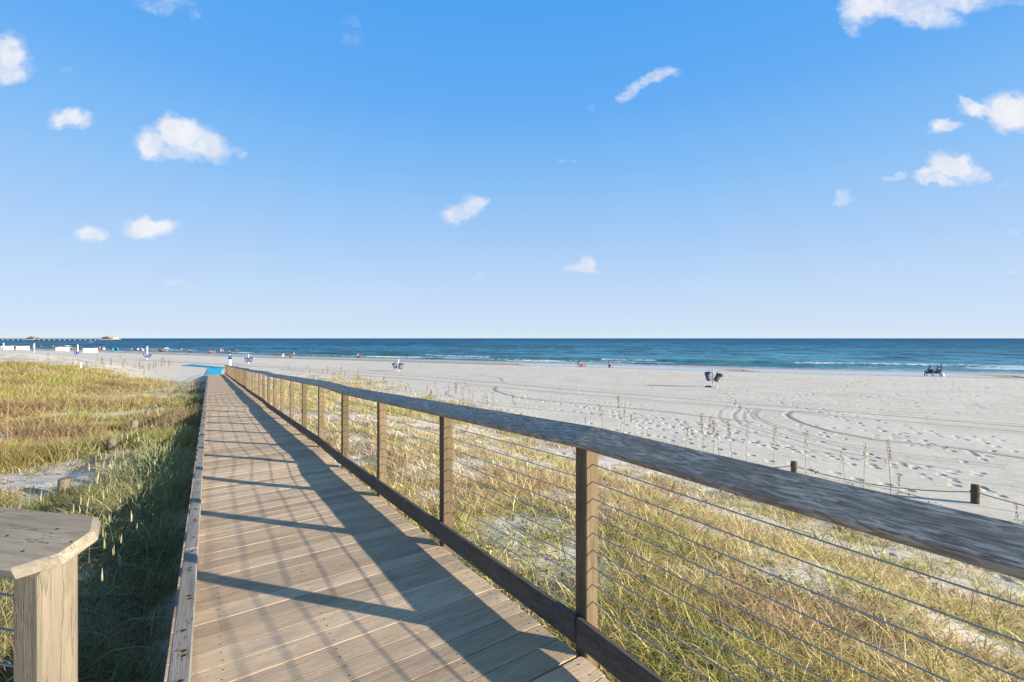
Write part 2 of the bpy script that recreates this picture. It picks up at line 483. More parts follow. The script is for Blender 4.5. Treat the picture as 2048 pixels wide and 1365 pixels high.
def trail(p0, p1, step=.72, wob=.25, dep=.05, both=True):
    p0 = np.array(p0); p1 = np.array(p1); L = np.linalg.norm(p1-p0); d = (p1-p0)/L; n = np.array([-d[1], d[0]])
    a = math.atan2(d[1], d[0]); c = 0
    for i in range(int(L/step)):
        c = c*.9 + rng.normal(0, wob*.3)
        p = p0 + d*(i*step+rng.normal(0, .05)) + n*(c+(.13 if i % 2 else -.13))
        footprint(p[0], p[1], a+rng.normal(0, .15), rng.uniform(.85, 1.15), dep*rng.uniform(.7, 1.2))
for a, b in [((1046, 795), (1560, 875)), ((1046, 800), (1480, 858)), ((980, 800), (1500, 870)), ((1150, 812), (2048, 1000)), ((1250, 850), (2048, 965)),
             ((1200, 830), (1640, 905)), ((1400, 865), (2048, 990)), ((1500, 790), (2048, 905)), ((1640, 826), (2048, 940)), ((1600, 850), (2048, 885)),
             ((700, 768), (1100, 800)), ((900, 775), (1300, 815)), ((1300, 870), (1900, 1000)), ((1560, 800), (1700, 770)), ((1680, 780), (1790, 812)),
             ((1750, 870), (2048, 925)), ((1800, 930), (2048, 960)), ((1440, 842), (1700, 880)), ((1700, 900), (2048, 1010)), ((600, 745), (900, 752)),
             ((1425, 778), (1650, 830)), ((1425, 776), (1500, 830)), ((1430, 774), (1900, 840)), ((760, 750), (800, 742)), ((1100, 850), (1500, 890))]:
    trail(ip(*a), ip(*b))
for i in range(2600):                                 # trampled patches
    x = rng.uniform(-25, 62); y = rng.uniform(16, 72)
    if fbm(np.array([x*.09+5]), np.array([y*.16]), 3, 77)[0] < .48: continue
    footprint(x, y, rng.uniform(0, 6.3), rng.uniform(.7, 1.15), rng.uniform(.025, .05))
for i in range(900):                                  # the trodden strip above the waterline
    x = rng.uniform(-40, 95); y = np.interp(x, SHX, SHY) - rng.uniform(14, 34)
    footprint(x, y, rng.uniform(0, 6.3), rng.uniform(.9, 1.5), rng.uniform(.03, .06))
for i in range(420):                                  # hollows in the sand among the grass
    t = rng.uniform(0, 40); u = rng.uniform(2.5, 17); x, y, _ = W(t, u)
    footprint(x, y, rng.uniform(0, 6.3), rng.uniform(.8, 1.8), rng.uniform(.02, .05))
GT, GU = TU(GX, GY)
open_beach = sm((GU-14)/5) + sm((-GU-0)/3)*sm((GY-50)/6)*0 + sm((GT-TEND)/6)
GD = shore_d(GX, GY)
OFF = OFF*(1-sm((GD+6)/5))
GZ = GZ + OFF
wet = sm((GD+5.5)/3.0)
wet = np.clip(wet + .75*np.exp(-((GD+10)/4.2)**4), 0, 1)
veg = vegmask(GX, GY)
rake = np.clip(sm((GU-15)/5), 0, 1)*(1-wet)*sm((300-np.hypot(GX, GY))/150)
nr, na = GX.shape
ii, jj = np.meshgrid(np.arange(nr-1), np.arange(na-1), indexing='ij')
F = np.stack([ii*na+jj, ii*na+jj+1, (ii+1)*na+jj+1, (ii+1)*na+jj], -1).reshape(-1, 4)[:, ::-1]
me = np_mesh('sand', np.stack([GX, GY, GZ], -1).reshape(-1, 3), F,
             {'wet': ('FLOAT', wet.ravel()), 'track': ('FLOAT', TRK_SHADE.ravel()), 'litter': ('FLOAT', veg.ravel()), 'rake': ('FLOAT', rake.ravel())})
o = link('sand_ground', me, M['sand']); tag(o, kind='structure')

# ------------------------------------------------------------------ sea
def sea_mat():
    m, k, b = new_mat('sea_water')
    pos = k.add('ShaderNodeNewGeometry').outputs['Position']
    mp = k.add('ShaderNodeMapping', {'Rotation': (0, 0, R(24))}); k.l.new(pos, mp.inputs['Vector'])
    p = mp.outputs[0]
    near = k.attr('near'); foam = k.attr('foam'); green = k.attr('green')
    w1 = k.noise(k.vmul(p, (.22, .5, 1)), 1.0, 4, .65, .4)
    w2 = k.noise(k.vmul(p, (.045, .085, 1)), 1.0, 5, .68, .4)
    w3 = k.noise(k.vmul(p, (.006, .012, 1)), 1.0, 7, .72, .3)
    f = k.math('ADD', k.math('MULTIPLY', w1, .34), k.math('ADD', k.math('MULTIPLY', w2, .36), k.math('MULTIPLY', w3, .30)))
    fn = k.fr(f, .455, .548)
    deep = k.mix(fn, (.003, .040, .110), (.022, .155, .300))
    shal = k.mix(fn, (.005, .080, .130), (.085, .325, .43))
    c = k.mix(near, deep, shal)
    c = k.mix(k.math('MULTIPLY', green, .9), c, k.mix(fn, (.018, .095, .06), (.045, .17, .11)))
    fo = k.noise(k.vmul(p, (1.1, 2.6, 1)), 1.0, 5, .7, .5)
    fm = k.fr(k.math('ADD', foam, k.math('MULTIPLY', k.math('SUBTRACT', fo, .5), 2.6)), .50, .80)
    fm = k.math('MULTIPLY', fm, k.fr(foam, .02, .15))
    c = k.mix(fm, c, (.80, .82, .82))
    h = k.math('ADD', k.math('MULTIPLY', w1, 1.0), k.math('MULTIPLY', w2, 2.6))
    nb = k.bump(h, .9, .6)
    df = k.add('ShaderNodeBsdfDiffuse'); k.l.new(c, df.inputs[0]); k.l.new(nb, df.inputs['Normal'])
    gl = k.add('ShaderNodeBsdfGlossy', {'Roughness': .18}); k.l.new(nb, gl.inputs['Normal'])
    fre = k.add('ShaderNodeFresnel', {'IOR': 1.33}); k.l.new(nb, fre.inputs['Normal'])
    mx = k.add('ShaderNodeMixShader', {0: k.math('MULTIPLY', fre.outputs[0], k.fr(near, 0, 1, .06, .26))}); k.l.new(df.outputs[0], mx.inputs[1]); k.l.new(gl.outputs[0], mx.inputs[2])
    k.l.new(mx.outputs[0], k.n['Material Output'].inputs['Surface'])
    return m
M['sea'] = sea_mat()
az = np.radians(np.concatenate([np.arange(-85, -54, 1.0), np.arange(-54, 54, .12), np.arange(54, 100, 1.0)]))
r = [45.0]
while r[-1] < 42000:
    q = r[-1]; r.append(q*(1+(.004 if q < 130 else .007 if q < 260 else .02 if q < 700 else .12)))
r = np.array(r)
A, Q = np.meshgrid(az, r); X = Q*np.sin(A); Y = Q*np.cos(A); d = shore_d(X, Y)
s = X*.89 - Y*.45                                     # along-shore coordinate
wob = 3.5*(fbm(s*.02, d*0+2, 3, 61)-.5) + 1.0*(fbm(s*.15, d*0+9, 2, 63)-.5)
def crest(d0, w, amp, seed, cut=.45, sc=.018):
    e = sm((fbm(s*sc, d*0+seed, 3, 60+seed)-cut)/.1)
    x = d-d0-wob*(1+d0*.12)
    prof = np.where(x > 0, np.exp(-(x/(w*2.2))**2), np.exp(-(x/w)**2))
    return amp*prof*e, e, x
Z = SEA + 0*X
c1, e1, x1 = crest(17, 1.9, .50, 1, .30)
c2, e2, x2 = crest(7.5, 1.0, .22, 2, .36, .03)
c3, e3, x3 = crest(38, 4.5, .38, 3, .42)
c4, e4, x4 = crest(62, 6, .35, 4, .45)
c5, e5, x5 = crest(95, 7, .35, 5, .45)
inshore = sm((260-d)/200)*sm((d+2)/4)
chop = (.55*(fbm(s*.10, d*.16, 4, 71)-.5) + .45*(fbm(s*.035, d*.05, 3, 73)-.5))*sm((900-Q)/500)*sm((d-3)/25)
Z = Z + (c1+c2+c3+c4+c5)*inshore + chop
brk = sm((fbm(s*.045, d*0+4, 3, 81)-.50)/.06)         # where the wave has broken
foam = .70*brk*e1*np.exp(-((x1+1.4)/.9)**2) + .34*brk*e1*np.exp(-((x1+4.5)/2.2)**2)
foam = foam + .6*e2*np.exp(-((x2+.4)/.7)**2) + .32*np.exp(-((d-3-wob*.3)/2.2)**2) + .62*np.exp(-((d-.6-wob*.25)/.5)**2)
foam = foam + .5*sm((fbm(s*.05, d*.25, 4, 91)-.60)/.1)*sm((16-d)/6)*sm((d+2)/3)
for px, py, wpx in ((145, 686.5, 8), (172, 684.2, 10), (184, 686.4, 18)):
    fx, fy = ip(px, py, CAMZ-SEA); ww = wpx/910*fy*.5
    foam = foam + 1.0*np.exp(-((X-fx)/ww)**4 - ((Y-fy)/26)**2)
green = 1.0*(1-.6*brk)*e1*np.exp(-((x1+.6)/3.0)**2) + .45*e3*np.exp(-((x3+2)/4)**2) + .35*brk*e1*np.exp(-((x1-1.5)/1.5)**2)
near = np.exp(-np.clip(d, 0, None)/150.)*.75 + .25*np.exp(-np.clip(d, 0, None)/900.)
near = near*(.45+.55*sm((X+160)/260))
keep_r = np.ones(len(r), bool)
nr, na = X.shape
ii, jj = np.meshgrid(np.arange(nr-1), np.arange(na-1), indexing='ij')
F = np.stack([ii*na+jj, ii*na+jj+1, (ii+1)*na+jj+1, (ii+1)*na+jj], -1).reshape(-1, 4)[:, ::-1]
dd = d.ravel(); F = F[(dd[F] > -6).any(1)]
me = np_mesh('sea', np.stack([X, Y, Z], -1).reshape(-1, 3), F,
             {'foam': ('FLOAT', np.clip(foam, 0, 1.3).ravel()), 'green': ('FLOAT', np.clip(green, 0, 1).ravel()), 'near': ('FLOAT', near.ravel())})
o = link('sea_water', me, M['sea']); tag(o, kind='structure')
# tidal pool in the runnel
def pool(x0, x1, name):
    n = 90; V = []; 
    for i in range(n+1):
        q = i/n; x = x0+(x1-x0)*q
        w = 4.6*math.sin(math.pi*min(1, max(0, q)))**.35*(.8+.4*float(fbm(np.array([x*.1]), np.array([1.0]), 2, 3)[0]))
        yc = np.interp(x, SHX, SHY) - 9.5/.88
        for e in (-1, 1):
            y = yc+e*w
            V.append((x, y, 0))
    V = np.array(V)
    V[:, 2] = BEACH-.13-.045
    F = np.array([[2*i, 2*i+1, 2*i+3, 2*i+2] for i in range(n)])[:, ::-1]
    m, k, b = new_mat('pool_water')
    pos = k.add('ShaderNodeNewGeometry').outputs['Position']
    setc(k, b, base=(.22, .32, .42), rough=.04, spec=.6, normal=k.bump(k.noise(pos, 3.0, 3), .15, .01))
    o = link(name, np_mesh(name, V, F), m); tag(o, kind='structure')
xa = ip(1010, 727)[0]
pool(1, 34, 'tidal_pool_water')
pool(36, 63, 'tidal_pool_water')
pool(66, 95, 'tidal_pool_water')

# ------------------------------------------------------------------ boardwalk
def wedge_dirs(t0, t1):
    p0 = Vector(W(t0, 0, float(D(t0)))); p1 = Vector(W(t1, 0, float(D(t1))))
    d = (p1-p0).normalized(); r = Vector(W(0, 1, 0)); return d, r, r.cross(d)
bw = empty('boardwalk', W(T0, .8, 0))
tag(bw, 'weathered tan plank boardwalk ramping down through the dunes to the beach', 'boardwalk')
mb = MB(); scr = MB()
pitch = BAY/10; UL, UR = -.20, 1.716
t = T0 - 22*pitch - .012
i = 0
while t < TEND:
    gap = .0055
    a0, a1 = t+gap/2, t+pitch-gap/2
    if i == 22: a0 += .012
    d, r_, n_ = wedge_dirs(a0, a1)
    tc = (a0+a1)/2; zc = float(D(tc))
    ue = UR + random.uniform(-.006, .008)
    c = Vector(W(tc, (UL+ue)/2, zc)) - n_*.019
    mb.box(c + n_*random.uniform(-.001, .001), r_, d, n_, (ue-UL)/2, (a1-a0)/2, .019, .0014)
    if t < T0+14*BAY:
        for uu in (.06, .62, 1.16, 1.66):
            for q in (-.045, .045):
                jt = random.uniform(-.006, .006)
                c2 = Vector(W(tc+q, uu+jt, float(D(tc+q))+.0012))
                nn = 6; V = [tuple(c2+Vector((.0056*math.cos(2*math.pi*k/nn), .0048*math.sin(2*math.pi*k/nn), 0))) for k in range(nn)]
                scr.poly(V, [list(range(nn))])
    t += pitch; i += 1
for v in mb.v: pass
off = -Vector(bw.location)
def local(m):
    for i in range(len(m.v)): m.v[i] = m.v[i]+off
    return m
local(mb).build('deck', M['plank'], bw)
so = local(scr).build('screw', M['screw'], bw); so['kind'] = 'stuff'
# kerb rail along the left edge, on spacer blocks
kb = MB(); sp = MB(); bh = MB(); bo = MB(); bm_ = MB(); pl = MB()
ks = [T0-4.0] + [k for k in sorted(KINKS) if k < TEND] + [TEND]
for a, b_ in zip(ks[:-1], ks[1:]):
    L = b_-a; n = max(1, round(L/3.6))
    for q in range(n):
        t0 = a+L*q/n+.002; t1 = a+L*(q+1)/n-.002
        d, r_, n_ = wedge_dirs(t0, t1)
        c = Vector(W((t0+t1)/2, -.125, float(D((t0+t1)/2)))) + n_*.090
        kb = MB(); kb.box(c, d, r_, n_, (t1-t0)/2, .047, .040, .006); local(kb).build('kerb_rail', M['kerb'], bw)
        for uu, zz in ((-.16, -.14), (1.62, -.14), (.75, -.14)):
            bm_ = MB(); bm_.box(Vector(W((t0+t1)/2, uu, float(D((t0+t1)/2)))) + n_*zz, d, r_, n_, (t1-t0)/2, .03, .10, .004); local(bm_).build('beam', M['pile'], bw)
        m = max(1, round((t1-t0)/1.2))
        for w in range(m):
            tt = t0+(w+.5)*(t1-t0)/m
            sp = MB(); sp.box(Vector(W(tt, -.125, float(D(tt))))+n_*.025, d, r_, n_, .10, .040, .0245, .003); local(sp).build('spacer_block', M['kerb'], bw)
tt = T0-.55
while tt < T0+16:
    for e in ((0,) if random.random() < .75 else (0, .05)):
        c = Vector(W(tt+e, -.125+random.uniform(-.012, .012), float(D(tt+e))+.1312))
        dz = Vector((0, 0, 1))
        def disc(m, c, a, b_, n=14, half=False):
            t_, r_ = Vector(W(1, 0, 0)), Vector(W(0, 1, 0))
            V = [tuple(c + r_*a*math.cos(2*math.pi*k/n) + t_*b_*math.sin(2*math.pi*k/n)) for k in range(n)]
            m.poly(V, [list(range(n))[::-1]])
        bh = MB(); disc(bh, c, .021, .017); ro = local(bh).build('bolt_recess', M['bolthole'], bw)  # flat disc; the crescent left uncovered paints the lit wall of the recess
        bo = MB(); disc(bo, c+Vector(W(-.004, .006, .0008)), .0145, .012); local(bo).build('bolt', M['iron'], bw)  # dark disc set off sunward: bolt head plus painted shade in the recess
    tt += random.choice((.28, .42, .5, .36))
for m_ in (0, 1):
    for q in range(0, 39, 2):
        tt = T0+q*BAY+.3
        x, y, _ = W(tt, .15 if m_ == 0 else 1.5); z0 = float(terrain(np.array([x]), np.array([y]))[0])-.3
        z1 = float(D(tt))-.06
        if z1-z0 > .15: pl = MB(); pl.box((x, y, (z0+z1)/2), (0, 0, 1), W(1, 0, 0), W(0, 1, 0), (z1-z0)/2, .07, .07, .004); local(pl).build('support_post', M['pile'], bw)

# ------------------------------------------------------------------ main railing
PH = 1.149
TILT = math.radians(19.5)
rl = empty('railing', W(T0, 1.772, 0))
tag(rl, 'long dark wooden railing with steel cables down the right edge of the boardwalk', 'railing')
roff = -Vector(rl.location)
def rloc(m):
    for i in range(len(m.v)): m.v[i] = m.v[i]+roff
    return m
PW = .0458
def make_post(tc):
    m = MB(); x, y, _ = W(tc, 1.772); z0 = float(terrain(np.array([x]), np.array([y]))[0])-.25
    z1 = float(D(tc))+PH
    z0 = min(z0, float(D(tc))-.35)
    m.box((x, y, (z0+z1)/2), (0, 0, 1), W(0, 1, 0), W(1, 0, 0), (z1-z0)/2, PW, PW, .005)
    for i, v in enumerate(m.v):
        if v.z > z1-.1:
            u = TU(v.x, v.y)[1]; tt = TU(v.x, v.y)[0]
            v.z = v.z - z1 + float(D(tt)) + PH + (u-1.705)*math.tan(TILT) - .001
    return rloc(m).build('post', M['post'], rl)
for k in range(-3, 39): make_post(T0+k*BAY)
ct, st = math.cos(TILT), math.sin(TILT)
def capboard(t0, t1):
    m = MB()
    p0 = Vector(W(t0, 0, float(D(t0)))); p1 = Vector(W(t1, 0, float(D(t1)))); d = (p1-p0).normalized()
    r_ = Vector(W(0, 1, 0)); across = r_*ct + Vector((0, 0, 1))*st; n_ = across.cross(d).normalized()
    if n_.z < 0: n_ = -n_
    base = Vector(W((t0+t1)/2, 1.705, (float(D(t0))+float(D(t1)))/2+PH))
    c = base + across*.096 + n_*.0185
    m.box(c, d, across, n_, (p1-p0).length/2-.0009, .096, .0175, .0032)
    return rloc(m).build('handrail', M['cap'], rl)
def splits(t0):
    pts = [t0]; ks = [k for k in sorted(KINKS) if t0 < k < TEND]+[TEND+.05]
    for k in ks:
        n = max(1, round((k-pts[-1])/3.66)); a = pts[-1]
        for q in range(1, n+1): pts.append(a+(k-a)*q/n)
    return pts
sp_ = splits(T0-4.4)
sp_ = [p+.018 if abs(p-T0) < .01 else p for p in sp_]
for a, b_ in zip(sp_[:-1], sp_[1:]): capboard(a, b_)
def kickboard(t0, t1):
    m = MB(); p0 = Vector(W(t0, 0, float(D(t0)))); p1 = Vector(W(t1, 0, float(D(t1)))); d = (p1-p0).normalized(); r_ = Vector(W(0, 1, 0)); n_ = r_.cross(d)
    c = (p0+p1)/2 + r_*1.7065 + n_*.138
    m.box(c, d, r_, n_, (p1-p0).length/2-.0015, .0185, .077, .006)
    return rloc(m).build('kick_board', M['kick'], rl)
ks = [T0-4.4] + [k for k in sorted(KINKS) if k < TEND] + [TEND+.05]
pts = [ks[0]]
for k in ks[1:]:
    a = pts[-1]; n = max(1, round((k-a)/3.66)); pts += [a+(k-a)*q/n for q in range(1, n+1)]
for a, b_ in zip(pts[:-1], pts[1:]): kickboard(a, b_)
kk = [T0-4.4] + [k for k in sorted(KINKS) if k < TEND] + [TEND]
for i in range(9):
    m = MB(); zz = .298+.0952*i; P = []
    for k in range(-2, 39):
        for q in (0, .25, .5, .75):
            tt = T0+(k+q)*BAY
            if tt > TEND: break
            P.append(W(tt, 1.772, float(D(tt))+zz-.004*math.sin(math.pi*q)))
    m.tube(P, .0030, 6)
    rloc(m).build('cable', M['cable'], rl, True)
m = MB()
for tt, uu in ((-.045, .03), (-.045, .10), (.035, .03), (.035, .10), (.06, .15), (-.05, .155)):
    c = Vector(W(T0+.018+tt, 1.705, PH)) + (Vector(W(0, 1, 0))*ct+Vector((0, 0, 1))*st)*uu + Vector((0, 0, 1))*.0385
    n = 8; V = [tuple(c+Vector((.005*math.cos(2*math.pi*k/n), .005*math.sin(2*math.pi*k/n), .3*.005*math.cos(2*math.pi*k/n)))) for k in range(n)]
    m.poly(V, [list(range(n))])
rloc(m).build('screw', M['iron'], rl)

# ------------------------------------------------------------------ left railing end
dl = Vector((-.978, .206, 0)).normalized(); nl = Vector((.206, .978, 0)).normalized()
pc = -dl*(-1.417-.0) * -1  # placeholder
S_C = -1.417
def LP(s, n, z): return dl*(-s) + nl*n + Vector((0, 0, z))
lr = empty('railing', tuple(LP(S_C-.046, .931, -.6)))
tag(lr, 'end of a second cable railing with a clipped sloping cap, close at the lower left', 'railing')
loff = -Vector(lr.location)
def lloc(m):
    for i in range(len(m.v)): m.v[i] = m.v[i]+loff
    return m
tL = math.radians(19.5); UN = PH
for k in range(3):
    m = MB(); cpos = LP(S_C-.046-k*1.7, .931, 0)
    zt = UN
    m.box((cpos.x, cpos.y, (zt-1.0)/2), (0, 0, 1), nl, dl, (zt+1.0)/2, .046, .046, .007)
    for v in m.v:
        if v.z > zt-.1: v.z = v.z + (v.dot(nl)-.863)*math.tan(tL) - .001
    lloc(m).build('post', M['leftpost'], lr)
# cap with clipped corners
prof = [(-4.6, 0), (-1.455, 0), (-1.383, .056), (-1.383, .145), (-1.441, .197), (-4.6, .197)]
acr = nl*math.cos(tL)+Vector((0, 0, 1))*math.sin(tL); ncap = (Vector((0, 0, 1))*math.cos(tL)-nl*math.sin(tL))
m = MB()
def cpt(s, a, h): return LP(s, .863, UN)+acr*a+ncap*h
bv = .006
cx_, ca_ = -3.0, .0985
def inset(p, q): return (p[0]+(q if p[0] < -3 else -q), p[1]+(q if p[1] < .09 else -q))
layers = [([inset(p, bv) for p in prof], .0), (prof, bv), (prof, .037-bv), ([inset(p, bv) for p in prof], .037)]
ids = []
for pr, h in layers:
    ring = []
    for s_, a in pr:
        ring.append(len(m.v)); m.v.append(cpt(s_, a, h)); m.wc.append((s_, a, h)); m.rn.append(.6)
    ids.append(ring)
n = len(prof)
m.f.append(ids[0][::-1]); m.f.append(ids[-1][:])
for a, b_ in zip(ids[:-1], ids[1:]):
    for k in range(n): m.f.append([a[k], a[(k+1) % n], b_[(k+1) % n], b_[k]])
oc = lloc(m).build('handrail', M['leftcap'], lr)
bmx = bmesh.new(); bmx.from_mesh(oc.data); bmesh.ops.recalc_face_normals(bmx, faces=bmx.faces); bmx.to_mesh(oc.data); bmx.free()
m = MB()
for s_, a in ((-1.50, .055), (-1.50, .135), (-1.62, .095), (-1.40, .10)):
    c = cpt(s_, a, .0376); m.poly([tuple(c+acr*.0042*math.cos(q*math.pi/4)+dl*.0042*math.sin(q*math.pi/4)) for q in range(8)], [list(range(8))])
lloc(m).build('screw', M['iron'], lr)
for i in range(9):
    m = MB(); zz = .298+.0952*i
    m.tube([tuple(LP(S_C-.01, .931, zz)), tuple(LP(-2.3, .931, zz-.003)), tuple(LP(-4.5, .931, zz))], .0032, 6)
    lloc(m).build('cable', M['cable'], lr, True)

# ------------------------------------------------------------------ grass
def grass_mat(name, trans=.35, rough=.6):
    m, k, b = new_mat(name)
    c = k.attr('Col', 'Color')
    setc(k, b, base=c, rough=rough, spec=.25)
    tr = k.add('ShaderNodeBsdfTranslucent'); k.l.new(c, tr.inputs['Color'])
    mx = k.add('ShaderNodeMixShader', {0: trans}); k.l.new(b.outputs[0], mx.inputs[1]); k.l.new(tr.outputs[0], mx.inputs[2])
    k.l.new(mx.outputs[0], k.n['Material Output'].inputs['Surface'])
    return m
M['grass'] = grass_mat('grass_blades')
def blades(B, H, Wd, az, lean, curl, C, nseg=3, tipcol=None):
    """curved tapering blades; all arrays length N"""
    N = len(B); S = np.linspace(0, 1, nseg+1)
    dirx = np.cos(az); diry = np.sin(az)
    V = np.zeros((N, (nseg+1)*2, 3), np.float32); CC = np.zeros((N, (nseg+1)*2, 4), np.float32); CC[..., 3] = 1
    yaw = az + rng.uniform(-1.2, 1.2, N) + math.pi/2
    sx = np.cos(yaw); sy = np.sin(yaw)
    for i, s_ in enumerate(S):
        ang = lean + curl*s_*1.0
        # integrate analytically-ish: horizontal & vertical reach
        hx = H*(np.sin(lean)*s_ + .5*curl*np.cos(lean)*s_*s_*.9)
        vz = H*(np.cos(lean)*s_ - .5*curl*np.sin(lean+curl*.5*s_)*s_*s_)
        px_ = B[:, 0]+dirx*hx; py_ = B[:, 1]+diry*hx; pz_ = B[:, 2]+vz
        w = Wd*.5*(1.0-.88*s_**1.5)
        for e, sg in ((0, -1), (1, 1)):
            V[:, 2*i+e, 0] = px_+sx*w*sg; V[:, 2*i+e, 1] = py_+sy*w*sg; V[:, 2*i+e, 2] = pz_
            cc = C if tipcol is None else C*(1-s_)+tipcol*s_
            CC[:, 2*i+e, :3] = cc
    base = (np.arange(N)*(nseg+1)*2)[:, None, None]
    f = np.array([[2*i, 2*i+1, 2*i+3, 2*i+2] for i in range(nseg)])[None]
    return V.reshape(-1, 3), (base+f).reshape(-1, 4), CC.reshape(-1, 4)
def merge(parts):
    V = []; F = []; C = []; o = 0
    for v, f, c in parts: V.append(v); F.append(f+o); C.append(c); o += len(v)
    return np.concatenate(V), np.concatenate(F), np.concatenate(C)
def tufts(P, nb, rad, hgt, wid, col, col2, leanr=(.1, .7), curlr=(.2, 1.4), nseg=3, cv=.18, jit=.3):
    """P (n,2); col (n,3) base colour per tuft"""
    n = len(P); idx = np.repeat(np.arange(n), nb); N = len(idx)
    a = rng.uniform(0, 2*np.pi, N); rr = np.repeat(rad, nb)*np.sqrt(rng.uniform(0, 1, N))
    x = P[idx, 0]+rr*np.cos(a); y = P[idx, 1]+rr*np.sin(a)
    z = terrain(x, y)-.015
    H = hgt[idx]*rng.uniform(.45, 1.15, N)
    wdt = wid[idx]*rng.uniform(.6, 1.3, N)
    A = a + rng.normal(0, .9, N)
    lean = rng.uniform(*leanr, N); curl = rng.uniform(*curlr, N)
    mixf = rng.uniform(0, 1, N)[:, None]
    m2 = (mixf < jit)
    c = np.where(m2, col2[idx], col[idx])*rng.uniform(max(.25, 1-cv*2), 1+cv*1.6, (N, 1))
    c = c*rng.uniform(.94, 1.06, (N, 3))
    tip = c*np.array([1.25, 1.12, .9])
    return blades(np.stack([x, y, z], 1), H, wdt, A, lean, curl, np.clip(c, 0, 1), nseg, np.clip(tip, 0, 1))
GREEN = np.array([.245, .265, .085]); YEL = np.array([.40, .36, .145]); STRAW = np.array([.56, .465, .28]); RED = np.array([.35, .245, .155]); BLUG = np.array([.24, .28, .15]); PALE = np.array([.46, .42, .24]); BROWN = np.array([.25, .185, .12])
def polar(n, r0, r1, a0, a1):
    r_ = np.exp(rng.uniform(math.log(r0), math.log(r1), n)); a = np.radians(rng.uniform(a0, a1, n))
    return np.stack([r_*np.sin(a), r_*np.cos(a)], 1)
def seeded_cols(P, sc, seed, table):
    """pick colours by noise clumps; table [(threshold, colour)]"""
    n = fbm(P[:, 0]*sc, P[:, 1]*sc, 3, seed) + rng.normal(0, .05, len(P))
    out = np.zeros((len(P), 3))
    prev = -9
    for th, c in table:
        out[(n > prev) & (n <= th)] = c; prev = th
    return out
def keep(P, f=1.0, p=1.0):
    m = vegmask(P[:, 0], P[:, 1])*f
    return P[rng.uniform(0, 1, len(P)) < m**p]
parts = []
# right side, near and mid
P = polar(19000, 1.6, 26, -35, 56); t, u = TU(P[:, 0], P[:, 1]); P = P[(u > 1.9) & (u < 17.5)]; P = keep(P)
rd = np.hypot(P[:, 0], P[:, 1])
col = seeded_cols(P, .7, 101, [(.43, RED*1.15), (.56, STRAW*1.0), (.64, YEL*1.15), (9, GREEN*1.25)])
col2 = seeded_cols(P, 1.9, 111, [(.52, STRAW*1.15), (.58, RED*1.1), (9, YEL*1.2)])
parts.append(tufts(P, 17, .045+.012*rd, (.15+.38*fbm(P[:, 0]*.6, P[:, 1]*.6, 3, 7)), rng.uniform(.8, 1.5, len(P))*(.0040+.00070*rd), col*1.05, col2*1.05, (.1, 1.1), (.4, 2.3), 4, .4, .42))
nR = len(P)
# long arching blades, close by
P = polar(1500, 1.7, 10, -32, 54); t, u = TU(P[:, 0], P[:, 1]); P = P[(u > 2.05) & (u < 13)]; P = keep(P, 1.0, .5); rd = np.hypot(P[:, 0], P[:, 1])
parts.append(tufts(P, 9, .05+0*rd, rng.uniform(.35, .75, len(P)), .0052+.0007*rd, seeded_cols(P, .8, 161, [(.5, STRAW*1.15), (9, YEL*1.2)]), seeded_cols(P, .8, 163, [(.5, YEL*1.2), (9, GREEN*1.4)]), (.1, .9), (1.0, 2.9), 5, .3, .4))
# extra short litter on the right
P = polar(7000, 1.6, 16, -35, 56); t, u = TU(P[:, 0], P[:, 1]); P = P[(u > 1.85) & (u < 16.5)]; P = keep(P, 1.0, .6)
rd = np.hypot(P[:, 0], P[:, 1])
parts.append(tufts(P, 14, .12+.02*rd, rng.uniform(.08, .2, len(P)), .0028+.0006*rd, seeded_cols(P, 1.2, 131, [(.5, RED), (9, STRAW)]), seeded_cols(P, 1.2, 133, [(.5, STRAW*1.1), (9, BROWN)]), (.6, 1.45), (.2, 1.3), 3, .25, .5))
# right, further down the ramp
P = polar(7000, 22, 75, -40, 12); t, u = TU(P[:, 0], P[:, 1]); P = P[(u > 1.95) & (u < 16)]; P = keep(P)
rd = np.hypot(P[:, 0], P[:, 1])
parts.append(tufts(P, 14, .25+.0*rd, rng.uniform(.28, .5, len(P)), .0008*rd, seeded_cols(P, .3, 141, [(.45, STRAW*.9), (.55, YEL), (9, GREEN*1.2)]), seeded_cols(P, .9, 143, [(.5, STRAW), (9, YEL)]), (.05, .6), (.2, 1.0), 2, .2, .35))
V, F, C = merge(parts)
o = link('grass', np_mesh('grass_r', V, F, {'Col': ('FLOAT_COLOR', C)}, False), M['grass'])
tag(o, 'thin yellow green and straw coloured dune grass over sand, right of the boardwalk railing', 'grass', kind='stuff')
parts = []
# left near
P = polar(12000, 1.3, 15, -56, -30); t, u = TU(P[:, 0], P[:, 1]); P = P[(u < -.32)]; P = keep(P)
rd = np.hypot(P[:, 0], P[:, 1]); t, u = TU(P[:, 0], P[:, 1])
col = seeded_cols(P, .6, 201, [(.40, BROWN*1.2), (.47, STRAW*.75), (.56, YEL*.8+GREEN*.15), (9, GREEN*1.1)])
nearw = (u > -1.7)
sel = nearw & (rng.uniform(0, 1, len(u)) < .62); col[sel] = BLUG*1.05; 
col2 = seeded_cols(P, 1.9, 211, [(.45, STRAW), (.56, RED*1.1), (9, YEL)])
parts.append(tufts(P, 22, .05+.014*rd, (.14+.26*fbm(P[:, 0]*.6, P[:, 1]*.6, 3, 8))*np.where(nearw, 1.0, np.where(u > -2.8, .75, 1.0)), .0032+.0006*rd, col, col2, (.1, .9), (.3, 1.7), 3, .2, .35))
